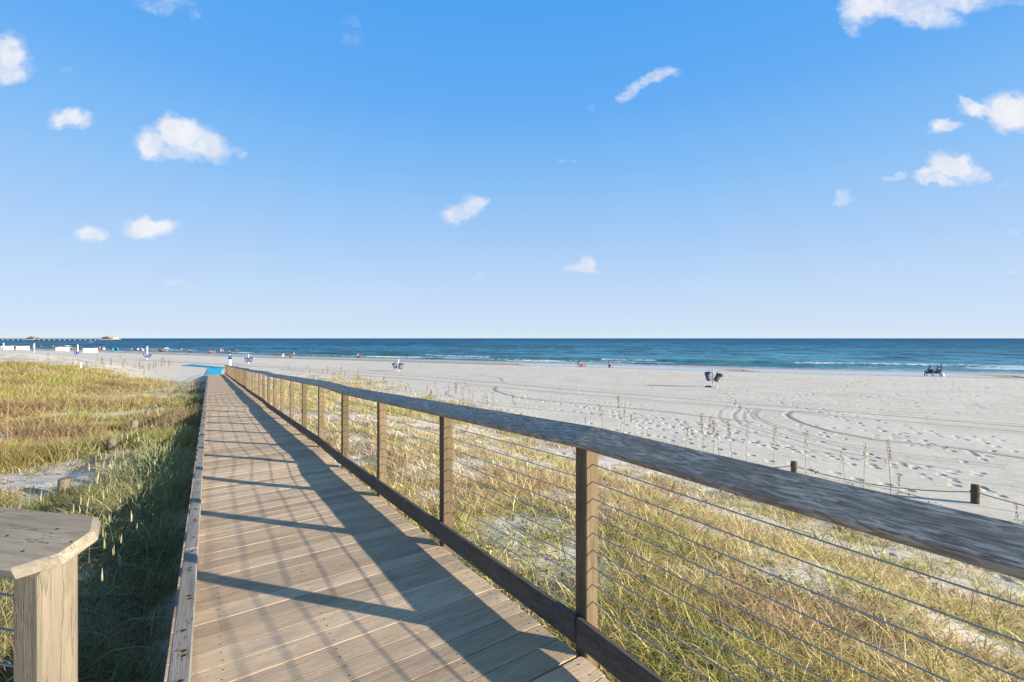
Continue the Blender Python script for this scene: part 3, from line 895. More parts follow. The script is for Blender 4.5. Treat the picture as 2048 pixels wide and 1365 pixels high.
# lush clumps beside the kerb
P = np.array([W(t_, u_)[:2] for t_, u_ in zip(rng.uniform(6.5, 22, 170), rng.uniform(-1.15, -.30, 170))])
rd = np.hypot(P[:, 0], P[:, 1])
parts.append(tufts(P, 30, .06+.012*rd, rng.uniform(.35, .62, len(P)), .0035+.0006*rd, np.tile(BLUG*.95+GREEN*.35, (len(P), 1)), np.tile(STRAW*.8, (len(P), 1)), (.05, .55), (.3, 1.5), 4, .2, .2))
# arching blades leaning in the shade under the kerb
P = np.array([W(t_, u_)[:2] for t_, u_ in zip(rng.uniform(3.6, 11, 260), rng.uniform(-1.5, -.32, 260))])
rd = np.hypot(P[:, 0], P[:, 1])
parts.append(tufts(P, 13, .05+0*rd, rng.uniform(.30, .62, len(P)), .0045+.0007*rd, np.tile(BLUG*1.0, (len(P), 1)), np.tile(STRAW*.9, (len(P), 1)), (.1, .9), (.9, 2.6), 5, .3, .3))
# left mid and far
P = polar(30000, 13, 72, -56, -34); t, u = TU(P[:, 0], P[:, 1]); P = P[u < -.35]; P = keep(P)
rd = np.hypot(P[:, 0], P[:, 1])
col = seeded_cols(P, .38, 221, [(.37, BROWN*1.1), (.41, RED*.8), (.47, STRAW*.6), (.57, YEL*.6+GREEN*.4), (9, GREEN*1.1)])
col2 = seeded_cols(P, .8, 223, [(.42, BROWN*1.2), (.52, STRAW*.75), (9, YEL*.6+GREEN*.4)])
parts.append(tufts(P, 17, .10+.008*rd, (.13+.50*sm((fbm(P[:, 0]*.55, P[:, 1]*.55, 3, 9)-.3)/.4)), .0009*rd, col, col2, (.05, .7), (.2, 1.3), 2, .22, .38))
V, F, C = merge(parts)
o = link('grass', np_mesh('grass_l', V, F, {'Col': ('FLOAT_COLOR', C)}, False), M['grass'])
tag(o, 'dense yellow green and brown dune grass covering the mounds left of the boardwalk', 'grass', kind='stuff')
# foxtail spikes in the shade by the kerb
P = np.array([W(t_, u_)[:2] for t_, u_ in zip(rng.uniform(4.4, 12, 120), rng.uniform(-1.55, -.65, 120))])
N = len(P); z = terrain(P[:, 0], P[:, 1]); H = rng.uniform(.38, .62, N)
a = rng.uniform(0, 6.28, N); ln = rng.uniform(0, .22, N)
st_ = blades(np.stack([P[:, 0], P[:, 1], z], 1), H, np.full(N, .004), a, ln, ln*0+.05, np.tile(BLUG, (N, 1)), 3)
tipx = P[:, 0]+np.cos(a)*H*np.sin(ln)*.95; tipy = P[:, 1]+np.sin(a)*H*np.sin(ln)*.95; tipz = z+H*np.cos(ln)*.93
sp2 = [st_]
for q in range(3):
    sp2.append(blades(np.stack([tipx, tipy, tipz], 1), rng.uniform(.07, .13, N), np.full(N, .013), a+q*2.1, ln*.7, ln*0+.05, np.tile(PALE*1.0, (N, 1))*rng.uniform(.8, 1.15, (N, 1)), 3))
V, F, C = merge(sp2)
o = link('foxtail_grass', np_mesh('foxtail', V, F, {'Col': ('FLOAT_COLOR', C)}, False), M['grass'])
tag(o, 'upright pale foxtail spikes catching the sun in the shade beside the kerb rail', 'grass', kind='stuff')
# bits of dead stem and shell scattered over the sand
N = 2600
P = polar(N, 2.5, 34, -36, 56); t, u = TU(P[:, 0], P[:, 1]); P = P[(u > 2) & (u < 24)]; N = len(P)
z = terrain(P[:, 0], P[:, 1])
v = blades(np.stack([P[:, 0], P[:, 1], z+.012], 1), rng.uniform(.03, .16, N), .004+.0005*np.hypot(P[:, 0], P[:, 1]), rng.uniform(0, 6.28, N), rng.uniform(1.35, 1.55, N), rng.uniform(-.3, .3, N),
           np.where(rng.uniform(0, 1, (N, 1)) < .6, BROWN*.7, STRAW)*rng.uniform(.7, 1.2, (N, 1)), 2)
o = link('dead_stems', np_mesh('litter', v[0], v[1], {'Col': ('FLOAT_COLOR', v[2])}, False), M['grass'])
tag(o, 'brown broken stems and straw bits scattered on the sand right of the railing', 'plant litter', kind='stuff')
# broad-leaved creeping vine
def leaves(P, nb, rad, size, col):
    n = len(P); idx = np.repeat(np.arange(n), nb); N = len(idx)
    a = rng.uniform(0, 6.28, N); rr = rad*np.sqrt(rng.uniform(0, 1, N))*rng.uniform(.5, 1.3, n)[idx]
    x = P[idx, 0]+rr*np.cos(a); y = P[idx, 1]+rr*np.sin(a); z = terrain(x, y)+rng.uniform(.01, .12, N)*1
    s_ = size[idx]*rng.uniform(.6, 1.3, N)
    q = rng.uniform(0, 6.28, N); tl = rng.uniform(-.5, .9, N)
    V = np.zeros((N, 6, 3)); 
    e = np.stack([np.cos(q)*np.cos(tl), np.sin(q)*np.cos(tl), np.sin(tl)], 1); g = np.stack([-np.sin(q), np.cos(q), 0*q], 1)
    for i, (l, w) in enumerate(((-1, 0), (-.4, .6), (.5, .55), (1, 0), (.5, -.55), (-.4, -.6))):
        V[:, i] = np.stack([x, y, z], 1)+e*(l*s_)[:, None]+g*(w*s_)[:, None]
    F4 = (np.arange(N)*6)[:, None, None]+np.array([[0, 1, 2, 3], [0, 3, 4, 5]])[None]
    C = np.ones((N, 6, 4)); C[..., :3] = (col*rng.uniform(.7, 1.3, (N, 1)))[:, None, :]
    return V.reshape(-1, 3), F4.reshape(-1, 4), C.reshape(-1, 4)
P1 = polar(1500, 2, 20, -30, 56); t, u = TU(P1[:, 0], P1[:, 1]); P1 = P1[(u > 1.9) & (u < 18) & ((fbm(P1[:, 0]*.8, P1[:, 1]*.8, 3, 301) > .55) | ((u > 15.5) & (rng.uniform(0, 1, len(u)) < .8)))]
P2 = polar(500, 1.6, 12, -56, -34); t, u = TU(P2[:, 0], P2[:, 1]); P2 = P2[(u < -.4) & (fbm(P2[:, 0]*.9, P2[:, 1]*.9, 3, 303) > .54)]
P3 = np.array([[-7.6, 9.6], [-8.1, 9.3], [-7.2, 9.4], [-9.4, 9.9], [-8.7, 9.7], [-6.9, 9.0]]) + 0.0
P = np.concatenate([P1, P2, np.repeat(P3, 6, 0)+rng.normal(0, .25, (36, 2))]); rd = np.hypot(P[:, 0], P[:, 1])
V, F, C = leaves(P, 16, .22, .012+.0011*rd, np.array([.14, .19, .035]))
o = link('creeping_vine', np_mesh('vine', V, F, {'Col': ('FLOAT_COLOR', C)}, False), M['grass'])
tag(o, 'small bright green leaves of creeping vine scattered among the dune grass', 'ground cover', kind='stuff')
# litter clippings lying on the deck by the kerb
mbx = []
N = 9; c0 = W(2.62, -.05)
a = rng.uniform(0, 6.28, N)
B = np.stack([c0[0]+rng.normal(0, .035, N), c0[1]+rng.normal(0, .035, N), np.full(N, .008)], 1)
v = blades(B, rng.uniform(.08, .20, N), np.full(N, .007), rng.uniform(-.3, 1.4, N), np.full(N, 1.15), np.full(N, .4), np.tile(PALE*1.1+GREEN*.4, (N, 1)), 4)
o = link('grass_tuft', np_mesh('tuft', v[0], v[1], {'Col': ('FLOAT_COLOR', v[2])}, False), M['grass'])
tag(o, 'few pale grass blades lying on the deck planks against the kerb rail', 'grass tuft')

# ------------------------------------------------------------------ sea oats (each one a thing)
M['stalk'] = plain('dry_stalk', (.34, .25, .14), .8, 0, .1, .2)
M['seed'] = plain('seed_head', (.19, .12, .055), .85, 0, .1, .3)
def oat_variant(seed):
    rg = random.Random(seed)
    st_ = MB(); sd = MB()
    lean = rg.uniform(-.10, .14); H = 1.0
    P = [(lean*H*(q**2), 0, H*q) for q in (0, .25, .5, .75, .9, 1.0)]
    st_.tube(P, [.006, .005, .0042, .0034, .0026, .002], 5)
    n = rg.choice((16, 24, 30))
    for i in range(n):
        q = 1-.26*i/n; x = lean*q*q
        s_ = 1 if rg.random() < .75 else -1
        c = Vector((x+s_*rg.uniform(.008, .035), rg.uniform(-.02, .02), q-rg.uniform(0, .03)))
        l = rg.uniform(.013, .022); w = l*.40; tl = rg.uniform(-.7, .7)
        ax = Vector((math.sin(tl), 0, -math.cos(tl))); ay = Vector((math.cos(tl), 0, math.sin(tl)))
        V = [c-ax*l, c+ay*w, c+ax*l, c-ay*w, c+Vector((0, .006, 0)), c-Vector((0, .006, 0))]
        sd.poly(V, [[0, 1, 4], [1, 2, 4], [2, 3, 4], [3, 0, 4], [1, 0, 5], [2, 1, 5], [3, 2, 5], [0, 3, 5]])
    r_ = empty('sea_oat', (0, 0, 0))
    st_.build('stalk', M['stalk'], r_); sd.build('seed_head', M['seed'], r_)
    return r_
protos = [oat_variant(s_) for s_ in range(6)]
used = [False]*6
def place_oat(px, py, u_target, idx=None, label=None, group=None, hmax=2.2, thick=1.0):
    px += random.uniform(-2, 2)
    a = (px-1024)/910; y = u_target/(.8325*a+.554); x = a*y
    z0 = float(terrain(np.array([x]), np.array([y]))[0])
    ztop = CAMZ - (py-677)/910*y
    h = min(max(ztop-z0, .35), hmax)
    k = random.randrange(6) if idx is None else idx
    o = protos[k] if not used[k] else copy_tree(protos[k]); used[k] = True
    o.location = (x, y, z0-.02)
    w = h*thick*.62*(1+y*.03)
    o.scale = (w*.9, w*.9, h); o.rotation_euler = (0, 0, random.choice((0, math.pi))+random.uniform(-.5, .5))
    o['label'] = label; o['category'] = 'sea oat'; o['group'] = group
for px, py in [(1210, 806), (1240, 786), (1247, 792), (1258, 826), (1405, 824), (1414, 830), (1441, 824), (1463, 828), (1492, 848), (1425, 838), (1546, 852), (1609, 858), (1690, 897),
               (1729, 884), (1782, 868), (1795, 945), (1170, 832), (1300, 858), (1372, 848), (2040, 1000)]:
    place_oat(px, py, random.uniform(13.5, 16), None, 'tall thin sea oat standing above the near handrail against the raked sand', 'sea oats behind the near handrail')
for px, py in [(900, 770), (908, 764), (920, 762), (941, 752), (960, 785), (975, 790), (984, 784), (1033, 784), (930, 775), (948, 780)]:
    place_oat(px, py, random.uniform(11, 13), None, 'tan sea oat in the clump above the middle of the handrail', 'sea oats in the middle clump')
for px, py in [(610, 730), (618, 738), (640, 738), (655, 731), (683, 733), (694, 739), (713, 727), (721, 742), (739, 750), (773, 760), (783, 764), (795, 768), (806, 758), (825, 764), (848, 770), (878, 762), (583, 730), (567, 728), (668, 742), (700, 752), (765, 752), (815, 772), (860, 776)]:
    place_oat(px, py, random.uniform(7, 9.5), None, 'small tan sea oat standing beyond the far half of the handrail', 'sea oats beyond the far handrail')
for px, py in [(17, 762), (193, 772), (289, 738), (316, 738), (279, 722), (285, 730), (305, 740), (90, 760), (140, 756), (330, 752), (245, 745), (265, 760)]:
    place_oat(px, py, {17: -4.2, 193: -3.4}.get(px, random.uniform(-6, -3.5)), None, 'tall straw coloured sea oat rising from the grassy mound left of the boardwalk', 'sea oats on the left mound')
for px in list(range(60, 350, 9)):
    place_oat(px+random.uniform(-3, 3), random.uniform(706, 728), -random.uniform(.28, .36)*38*max(.15, (370-px)/370)*1.05-1.5, None, 'distant pale sea oat along the back edge of the left dune', 'sea oats on the back edge of the left dune', 2.4)

# ------------------------------------------------------------------ short round posts and rope
def round_post(name, x, y, h, r, mat, parent=None, flat=False):
    m = MB(); z = float(terrain(np.array([x]), np.array([y]))[0])
    m.tube([(0, 0, -.3), (0, 0, h*.5), (.003, 0, h-.03), (.003, 0, h-.006), (.003, 0, h)], [r, r*.99, r*.98, r*.90, r*.6], 16)
    o = m.build(name, mat, parent, False); o.location = (x, y, z)
    return o
M['greypost'] = wood('grey_post', (.08, .07, .055), (.22, .19, .15), 1.2, .3, .85, .9, .15)
for (t_, lab, hh) in ((9.4, 'short round post half buried in straw grass, nearest of the four left of the deck', .34), (13.4, 'pale round topped post in the grass, second nearest of the four left of the deck', .42),
                  (17.0, 'stubby grey post in grass beside the left shadow line, third nearest of four', .42), (20.4, 'farthest and smallest of the four round posts left of the boardwalk', .45)):
    x, y, _ = W(t_, -1.80); o = round_post('wooden_post', x, y, hh*.78, .085, M['greypost']); tag(o, lab, 'post', 'round posts left of the boardwalk')
rf = empty('rope_fence', (13.5, 13.26, BEACH)); tag(rf, 'low rope fence on short round posts between the dune grass and the beach', 'rope fence')
PR = [(16.9, 10.1, .52), (13.5, 13.26, .55), (10.1, 16.3, .40), (5.9, 17.4, .45)]
tops = []
for x, y, h in PR:
    o = round_post('post', x, y, h, .10, M['pile'], rf); z = o.location.z
    o.location = (x-13.5, y-13.26, z-BEACH); tops.append(Vector((x-13.5, y-13.26, z-BEACH+h*.60)))
for a, b_ in zip(tops[:-1], tops[1:]):
    m = MB(); P = [tuple(a.lerp(b_, q)-Vector((0, 0, (.24 if (a-b_).length > 4 else .1)*4*q*(1-q)))) for q in np.linspace(0, 1, 14)]
    m.tube(P, .014, 7); m.build('rope', M['rope'], rf, True)
for tp in tops[:3]:
    m = MB(); m.lathe([(.104, -.02), (.118, -.012), (.118, .012), (.104, .02)], tuple(tp), 14); m.build('knot', M['rope'], rf, True)
x, y = ip(161.5, 728, 3.0); x, y = -47.0, 49.6
o = round_post('marker_post', x, y, .62, .08, M['pvc']); tag(o, 'short white marker post standing in the dune grass at the left', 'post')

# ------------------------------------------------------------------ beach furniture
def gz(x, y): return float(terrain(np.array([x]), np.array([y]))[0])
def bin_thing(loc, tiltdir, tilt, body, lab, grp, rz=0.0, lean=0.0):
    Mx = Matrix.Rotation(lean, 3, 'X') @ Matrix.Rotation(tilt, 3, tiltdir)
    r_ = empty('trash_can', loc); r_.scale = (1.02, 1.02, 1.02)
    m = MB()
    m.lathe([(.0, 0), (.20, 0), (.225, .02), (.235, .10), (.285, .70), (.29, .76), (.31, .765), (.315, .80), (.30, .825), (.27, .82), (.265, .60), (.21, .08), (0, .06)], (0, 0, 0), 24, Mx)
    m.build('body', body, r_, True)
    m = MB(); m.lathe([(.262, .70), (.26, .60), (.225, .20), (.0, .18)], (0, 0, 0), 20, Mx); m.build('liner', M['inner'], r_, True)
    m = MB()
    for sx in (-1, 1):
        c = Mx @ Vector((sx*.335, 0, .68)); m.box(c, Mx @ Vector((0, 1, 0)), Mx @ Vector((1, 0, 0)), Mx @ Vector((0, 0, 1)), .07, .035, .022, .01)
    m.build('handle', body, r_)
    m = MB(); V = []; n = 9
    for i in range(n):
        th = math.radians(-90+(-42+84*i/(n-1)))
        for zz in (.14, .60):
            rr = .238+(zz-.10)*.0835+.004
            V.append(Mx @ Vector((rr*math.cos(th), rr*math.sin(th), zz)))
    m.poly(V, [[2*i, 2*i+2, 2*i+3, 2*i+1] for i in range(n-1)]); m.build('label', M['label'], r_, True)
    tag(r_, lab, 'trash can', grp)
    return r_
def pole(x, y, h, r, mat, lab, name='support_pole'):
    m = MB(); m.tube([(0, 0, -.3), (0, 0, h-.02), (0, 0, h)], [r, r, r*.7], 12)
    o = m.build(name, mat); o.location = (x, y, gz(x, y))
    return tag(o, lab, 'pole', 'poles that carry the beach bins')
Y = (0, 1, 0)
# near station
X0, Y0 = ip(1425.5, 775.3); z = gz(X0, Y0)
pole(X0, Y0, 1.88, .045, M['galv'], 'grey metal pole with a blue and a black bin hung on it')
bin_thing((X0-.36, Y0, z+.64), 'Y', R(-9), M['bluebin'], 'dark blue bin hung on the left of the nearest pole', 'beach bins')
bin_thing((X0+.27, Y0, z+.60), 'Y', R(24), M['greybin'], 'open dark grey bin tilting right on the nearest pole', 'beach bins', lean=R(20))
for (dx, s_, mat, lab, cat, nm) in ((-.42, (.30, .16, .12), M['black'], 'dark bag slumped at the foot of the nearest bin pole', 'bag', 'trash_bag'), (.40, (.11, .09, .09), M['white'], 'small pale paper scrap on the sand right of the nearest bin pole', 'litter', 'paper_bag')):
    bm2 = bmesh.new(); bmesh.ops.create_icosphere(bm2, subdivisions=3, radius=1)
    for v in bm2.verts:
        nz = 1+.28*(random.random()-.5)+.2*math.sin(v.co.x*5+v.co.y*3); v.co = Vector((v.co.x*s_[0]*nz, v.co.y*s_[1]*nz, max(-.2, v.co.z)*s_[2]*nz))
    me = bpy.data.meshes.new(nm); bm2.to_mesh(me); bm2.free(); o = link(nm, me, mat); o.location = (X0+dx, Y0, z+.02); tag(o, lab, cat)
# second station
X0, Y0 = ip(797, 743); z = gz(X0, Y0)
pole(X0, Y0, 1.75, .06, M['pvc'], 'white pole holding a blue and a grey bin at mid beach')
bin_thing((X0-.40, Y0, z+.42), 'Y', R(-17), M['bluebin'], 'dark blue bin tilted left on the white mid beach pole', 'beach bins')
bin_thing((X0+.36, Y0-.2, z+.35), 'Y', R(6), M['greybin'], 'grey green bin on the right of the white mid beach pole', 'beach bins')
# third station
X0, Y0 = ip(497, 727.5); z = gz(X0, Y0)
pole(X0, Y0, 1.75, .075, M['pvc'], 'white pole between two blue bins right of the tall blue sign')
bin_thing((X0-.36, Y0, z+.30), 'Y', R(-5), M['bluebin'], 'blue bin on the left of the white pole near the sign', 'beach bins')
bin_thing((X0+.40, Y0, z+.32), 'Y', R(5), M['bluebin'], 'blue bin on the right of the white pole near the sign', 'beach bins')
# fourth to seventh: tall white poles at the left
X0, Y0 = ip(294.5, 719); z = gz(X0, Y0)
pole(X0, Y0, 2.95, .11, M['pvc'], 'tall white pole with two bright blue bins, right of the white boxes')
bin_thing((X0-.38, Y0, z+.55), 'Y', R(-20), M['bluebin'], 'darker blue bin tipping left on the tall white pole', 'beach bins')
bin_thing((X0+.42, Y0-.1, z+.38), 'Y', R(26), M['bluebin2'], 'bright blue bin tipping right on the tall white pole', 'beach bins')
X0, Y0 = ip(155.5, 710.5); z = gz(X0, Y0)
pole(X0, Y0, 2.95, .13, M['pvc'], 'tall white pole just left of the nearest white box')
bin_thing((X0-.25, Y0-.35, z+.15), 'Y', R(-6), M['bluebin2'], 'blue bin left of the nearest white box', 'beach bins')
bin_thing((X0+.32, Y0-.35, z+.15), 'Y', R(8), M['bluebin2'], 'blue bin touching the pole just beside the nearest white box', 'beach bins')
X0, Y0 = ip(68.5, 705); z = gz(X0, Y0)
pole(X0, Y0, 2.95, .14, M['pvc'], 'tall white pole between the second and third white boxes')
bin_thing((X0, Y0-.4, z+.2), 'Y', R(4), M['greybin'], 'dark grey bin on the pole between the second and third white boxes', 'beach bins')
X0, Y0 = ip(7, 700); z = gz(X0, Y0)
pole(X0, Y0, 2.9, .16, M['pvc'], 'tall white pole in front of the leftmost white box')
bin_thing((X0, Y0-.4, z+.15), 'Y', R(4), M['greybin'], 'dark grey bin in front of the leftmost white box', 'beach bins')
# white storage boxes
for (x0, x1, yt, yb, lab) in ((.5, 20, 691.5, 698.6, 'leftmost long white storage box on the sand, with a bin before it'), (31.5, 52, 692, 700, 'long white storage box second from the left'),
                              (110.5, 132, 694.5, 702.2, 'long white storage box third from the left, alone on the sand'), (165, 188, 697, 705.5, 'nearest long white storage box, beside the blue bins')):
    xa, ya = ip(x0, yb); xb, _ = ip(x1, yb); w = xb-xa; h = (yb-yt)/910*ya; z = gz((xa+xb)/2, ya)
    r_ = empty('storage_box', ((xa+xb)/2, ya+.75, z)); m = MB()
    m.box((0, 0, h*.47), (1, 0, 0), (0, 1, 0), (0, 0, 1), w/2-.05, .70, h*.47, .02)
    for q in range(-3, 4): m.box((q*w/7.5, -.715, h*.47), (1, 0, 0), (0, 1, 0), (0, 0, 1), .04, .015, h*.45, .004)
    m.build('body', M['box'], r_)
    m = MB(); m.box((0, 0, h*.94+h*.035), (1, 0, 0), (0, 1, 0), (0, 0, 1), w/2, .76, h*.035, .02); m.build('lid', M['box'], r_)
    tag(r_, lab, 'storage box', 'white storage boxes on the beach')
# sign by the end of the boardwalk
X0, Y0 = ip(460, 739); z = gz(X0, Y0); r_ = empty('beach_sign', (X0, Y0, z))
m = MB(); m.box((0, .05, .85), (0, 0, 1), (1, 0, 0), (0, 1, 0), 1.0, .15, .05, .01); m.build('post', M['pvc'], r_)
m = MB(); hw = .27
V = [(-hw, 0, 1.55), (hw, 0, 1.55)] + [(hw*math.cos(a), 0, 2.25+hw*.8*math.sin(a)) for a in np.linspace(0, math.pi, 12)]
V2 = [(a, .04, c) for a, _, c in V]; n = len(V)
m.poly(V+V2, [list(range(n)), list(range(2*n-1, n-1, -1))] + [[i, n+i, n+(i+1) % n, (i+1) % n] for i in range(n)]); m.build('panel', plain('sign_blue', (.04, .22, .42), .5), r_)
m = MB(); m.box((0, -.012, 1.72), (1, 0, 0), (0, 0, 1), (0, 1, 0), hw-.02, .15, .008, .002); m.build('lower_band', plain('sign_navy', (.02, .06, .16), .5), r_)
m = MB(); m.box((0, -.012, 2.32), (1, 0, 0), (0, 0, 1), (0, 1, 0), .13, .07, .008, .002); m.build('top_plate', M['pvc'], r_)
tag(r_, 'tall white post with a rounded blue sign panel beyond the end of the railing', 'sign')
# beach access mats
def mat_strip(name, P, mat, lab):
    n = len(P[0]); V = []
    for a, b_ in P: V += [(a[0], a[1], gz(*a)+.06), (b_[0], b_[1], gz(*b_)+.06)]
    k = len(V); V2 = [(x, y, z-.05) for x, y, z in V]; F = []
    for i in range(len(P)-1):
        F.append([2*i, 2*i+1, 2*i+3, 2*i+2]); 
        F.append([k+2*i, 2*i, 2*i+2, k+2*i+2]); F.append([2*i+1, k+2*i+1, k+2*i+3, 2*i+3])
    F.append([0, k, k+1, 1]); e = 2*len(P)-2; F.append([e, e+1, k+e+1, k+e])
    m = MB(); m.poly(V+V2, F); o = m.build(name, mat)
    bmx = bmesh.new(); bmx.from_mesh(o.data); bmesh.ops.recalc_face_normals(bmx, faces=bmx.faces)
    if sum(f.normal.z for f in bmx.faces) < 0: bmesh.ops.reverse_faces(bmx, faces=bmx.faces)
    bmx.to_mesh(o.data); bmx.free()
    return tag(o, lab, 'beach mat', 'blue access mats')
def lerpP(a0, a1, b0, b1, n=14): return [((a0[0]+(a1[0]-a0[0])*q, a0[1]+(a1[1]-a0[1])*q), (b0[0]+(b1[0]-b0[0])*q, b0[1]+(b1[1]-b0[1])*q)) for q in np.linspace(0, 1, n)]
mat_strip('beach_mat', lerpP(ip(410.5, 748.3, 4.72), ip(416, 737.4), ip(441, 748.8, 4.72), ip(446, 737.4)), M['mat'], 'bright turquoise mat running straight on from the end of the boardwalk')
mat_strip('beach_mat', lerpP(ip(362, 731.6), ip(446, 738.2), ip(384, 729.6), ip(452, 735.6)), M['mat2'], 'deeper blue mat lying crosswise beyond the turquoise one')

# ------------------------------------------------------------------ people
def skin_mesh(name, J, E, rad, root=0, lev=1):
    me = bpy.data.meshes.new(name); names = list(J); ix = {n: i for i, n in enumerate(names)}
    me.from_pydata([J[n] for n in names], [(ix[a], ix[b_]) for a, b_ in E], [])
    o = bpy.data.objects.new(name, me); COL.objects.link(o)
    md = o.modifiers.new('s', 'SKIN'); md.use_smooth_shade = True
    sd = o.modifiers.new('d', 'SUBSURF'); sd.levels = lev; sd.render_levels = lev
    for n, i in ix.items():
        r_ = rad[n]; me.skin_vertices[0].data[i].radius = (r_, r_) if not isinstance(r_, tuple) else r_
        me.skin_vertices[0].data[i].use_root = (i == root)
    dg = bpy.context.evaluated_depsgraph_get(); ev = o.evaluated_get(dg)
    out = bpy.data.meshes.new_from_object(ev); bpy.data.objects.remove(o)
    out.materials.clear(); return out
def pose(kind):
    J = {}; E = []
    if kind == 'stand':
        J.update(pel=(0, 0, .95), waist=(0, 0, 1.10), chest=(0, 0, 1.33), neck=(0, .0, 1.47), head0=(0, .01, 1.55), head1=(0, .02, 1.66), head2=(0, .01, 1.74))
        for s_, q in ((1, 'l'), (-1, 'r')):
            J.update({'hip'+q: (s_*.09, 0, .90), 'kn'+q: (s_*.10, .02, .49), 'an'+q: (s_*.10, -.02, .09), 'toe'+q: (s_*.12, .16, .03),
                      'sh'+q: (s_*.18, 0, 1.42), 'el'+q: (s_*.24, -.02, 1.13), 'wr'+q: (s_*.22, .08, .90), 'ha'+q: (s_*.22, .11, .83)})
    elif kind == 'chair':
        J.update(pel=(0, 0, .38), waist=(0, -.05, .52), chest=(0, -.12, .75), neck=(0, -.13, .88), head0=(0, -.12, .96), head1=(0, -.10, 1.06), head2=(0, -.11, 1.14))
        for s_, q in ((1, 'l'), (-1, 'r')):
            J.update({'hip'+q: (s_*.09, .05, .38), 'kn'+q: (s_*.13, .45, .46), 'an'+q: (s_*.13, .55, .07), 'toe'+q: (s_*.14, .70, .04),
                      'sh'+q: (s_*.19, -.12, .84), 'el'+q: (s_*.30, .02, .58), 'wr'+q: (s_*.27, .24, .56), 'ha'+q: (s_*.25, .31, .56)})
    elif kind == 'sit':
        J.update(pel=(0, 0, .11), waist=(0, -.03, .26), chest=(0, -.05, .48), neck=(0, 0, .61), head0=(0, .03, .69), head1=(0, .05, .79), head2=(0, .04, .87))
        for s_, q in ((1, 'l'), (-1, 'r')):
            J.update({'hip'+q: (s_*.10, .04, .11), 'kn'+q: (s_*.15, .40, .42), 'an'+q: (s_*.13, .58, .07), 'toe'+q: (s_*.14, .74, .04),
                      'sh'+q: (s_*.18, -.03, .56), 'el'+q: (s_*.24, .14, .40), 'wr'+q: (s_*.12, .36, .42), 'ha'+q: (s_*.06, .42, .40)})
    elif kind == 'recline':
        J.update(pel=(0, 0, .12), waist=(0, -.14, .20), chest=(0, -.34, .34), neck=(0, -.44, .44), head0=(0, -.47, .52), head1=(0, -.48, .62), head2=(0, -.50, .70))
        for s_, q in ((1, 'l'), (-1, 'r')):
            J.update({'hip'+q: (s_*.10, .05, .11), 'kn'+q: (s_*.13, .46, .20 if s_ > 0 else .34), 'an'+q: (s_*.14, .84 if s_ > 0 else .70, .07), 'toe'+q: (s_*.15, .92 if s_ > 0 else .84, .14 if s_ > 0 else .05),
                      'sh'+q: (s_*.19, -.40, .40), 'el'+q: (s_*.28, -.50, .20), 'wr'+q: (s_*.26, -.42, .07), 'ha'+q: (s_*.26, -.34, .04)})
    else:  # lie
        J.update(pel=(0, 0, .12), waist=(0, -.18, .12), chest=(0, -.42, .13), neck=(0, -.56, .13), head0=(0, -.63, .13), head1=(0, -.72, .14), head2=(0, -.80, .13))
        for s_, q in ((1, 'l'), (-1, 'r')):
            J.update({'hip'+q: (s_*.09, .05, .12), 'kn'+q: (s_*.11, .46, .14), 'an'+q: (s_*.12, .86, .08), 'toe'+q: (s_*.13, .92, .17),
                      'sh'+q: (s_*.18, -.50, .13), 'el'+q: (s_*.30, -.62, .09), 'wr'+q: (s_*.20, -.78, .07), 'ha'+q: (s_*.14, -.84, .07)})
    rad = dict(pel=.115, waist=.105, chest=.125, neck=.055, head0=.075, head1=.10, head2=.07)
    E = [('pel', 'waist'), ('waist', 'chest'), ('chest', 'neck'), ('neck', 'head0'), ('head0', 'head1'), ('head1', 'head2')]
    for q in 'lr':
        E += [('pel', 'hip'+q), ('hip'+q, 'kn'+q), ('kn'+q, 'an'+q), ('an'+q, 'toe'+q), ('chest', 'sh'+q), ('sh'+q, 'el'+q), ('el'+q, 'wr'+q), ('wr'+q, 'ha'+q)]
        rad.update({'hip'+q: .085, 'kn'+q: .055, 'an'+q: .038, 'toe'+q: .032, 'sh'+q: .055, 'el'+q: .040, 'wr'+q: .026, 'ha'+q: .036})
        # thumb and four fingers
        h = Vector(J['ha'+q]); w = Vector(J['wr'+q]); d = (h-w).normalized(); sd = d.cross(Vector((0, 0, 1)));
        sd = sd.normalized() if sd.length > .1 else Vector((0, 1, 0))
        for i, (o_, l) in enumerate(((-.030, .060), (-.010, .080), (.010, .085), (.030, .070))):
            a = h+sd*o_+d*.02; J[f'f{i}{q}'] = tuple(a); J[f'g{i}{q}'] = tuple(a+d*l*.8+Vector((0, 0, -.02)))
            E += [('ha'+q, f'f{i}{q}'), (f'f{i}{q}', f'g{i}{q}')]; rad[f'f{i}{q}'] = .011; rad[f'g{i}{q}'] = .008
        a = w+(h-w)*.5+sd*-.045; J['th'+q] = tuple(a+d*.04); E.append(('wr'+q, 'th'+q)); rad['th'+q] = .011
    return J, E, rad
TPL = {}
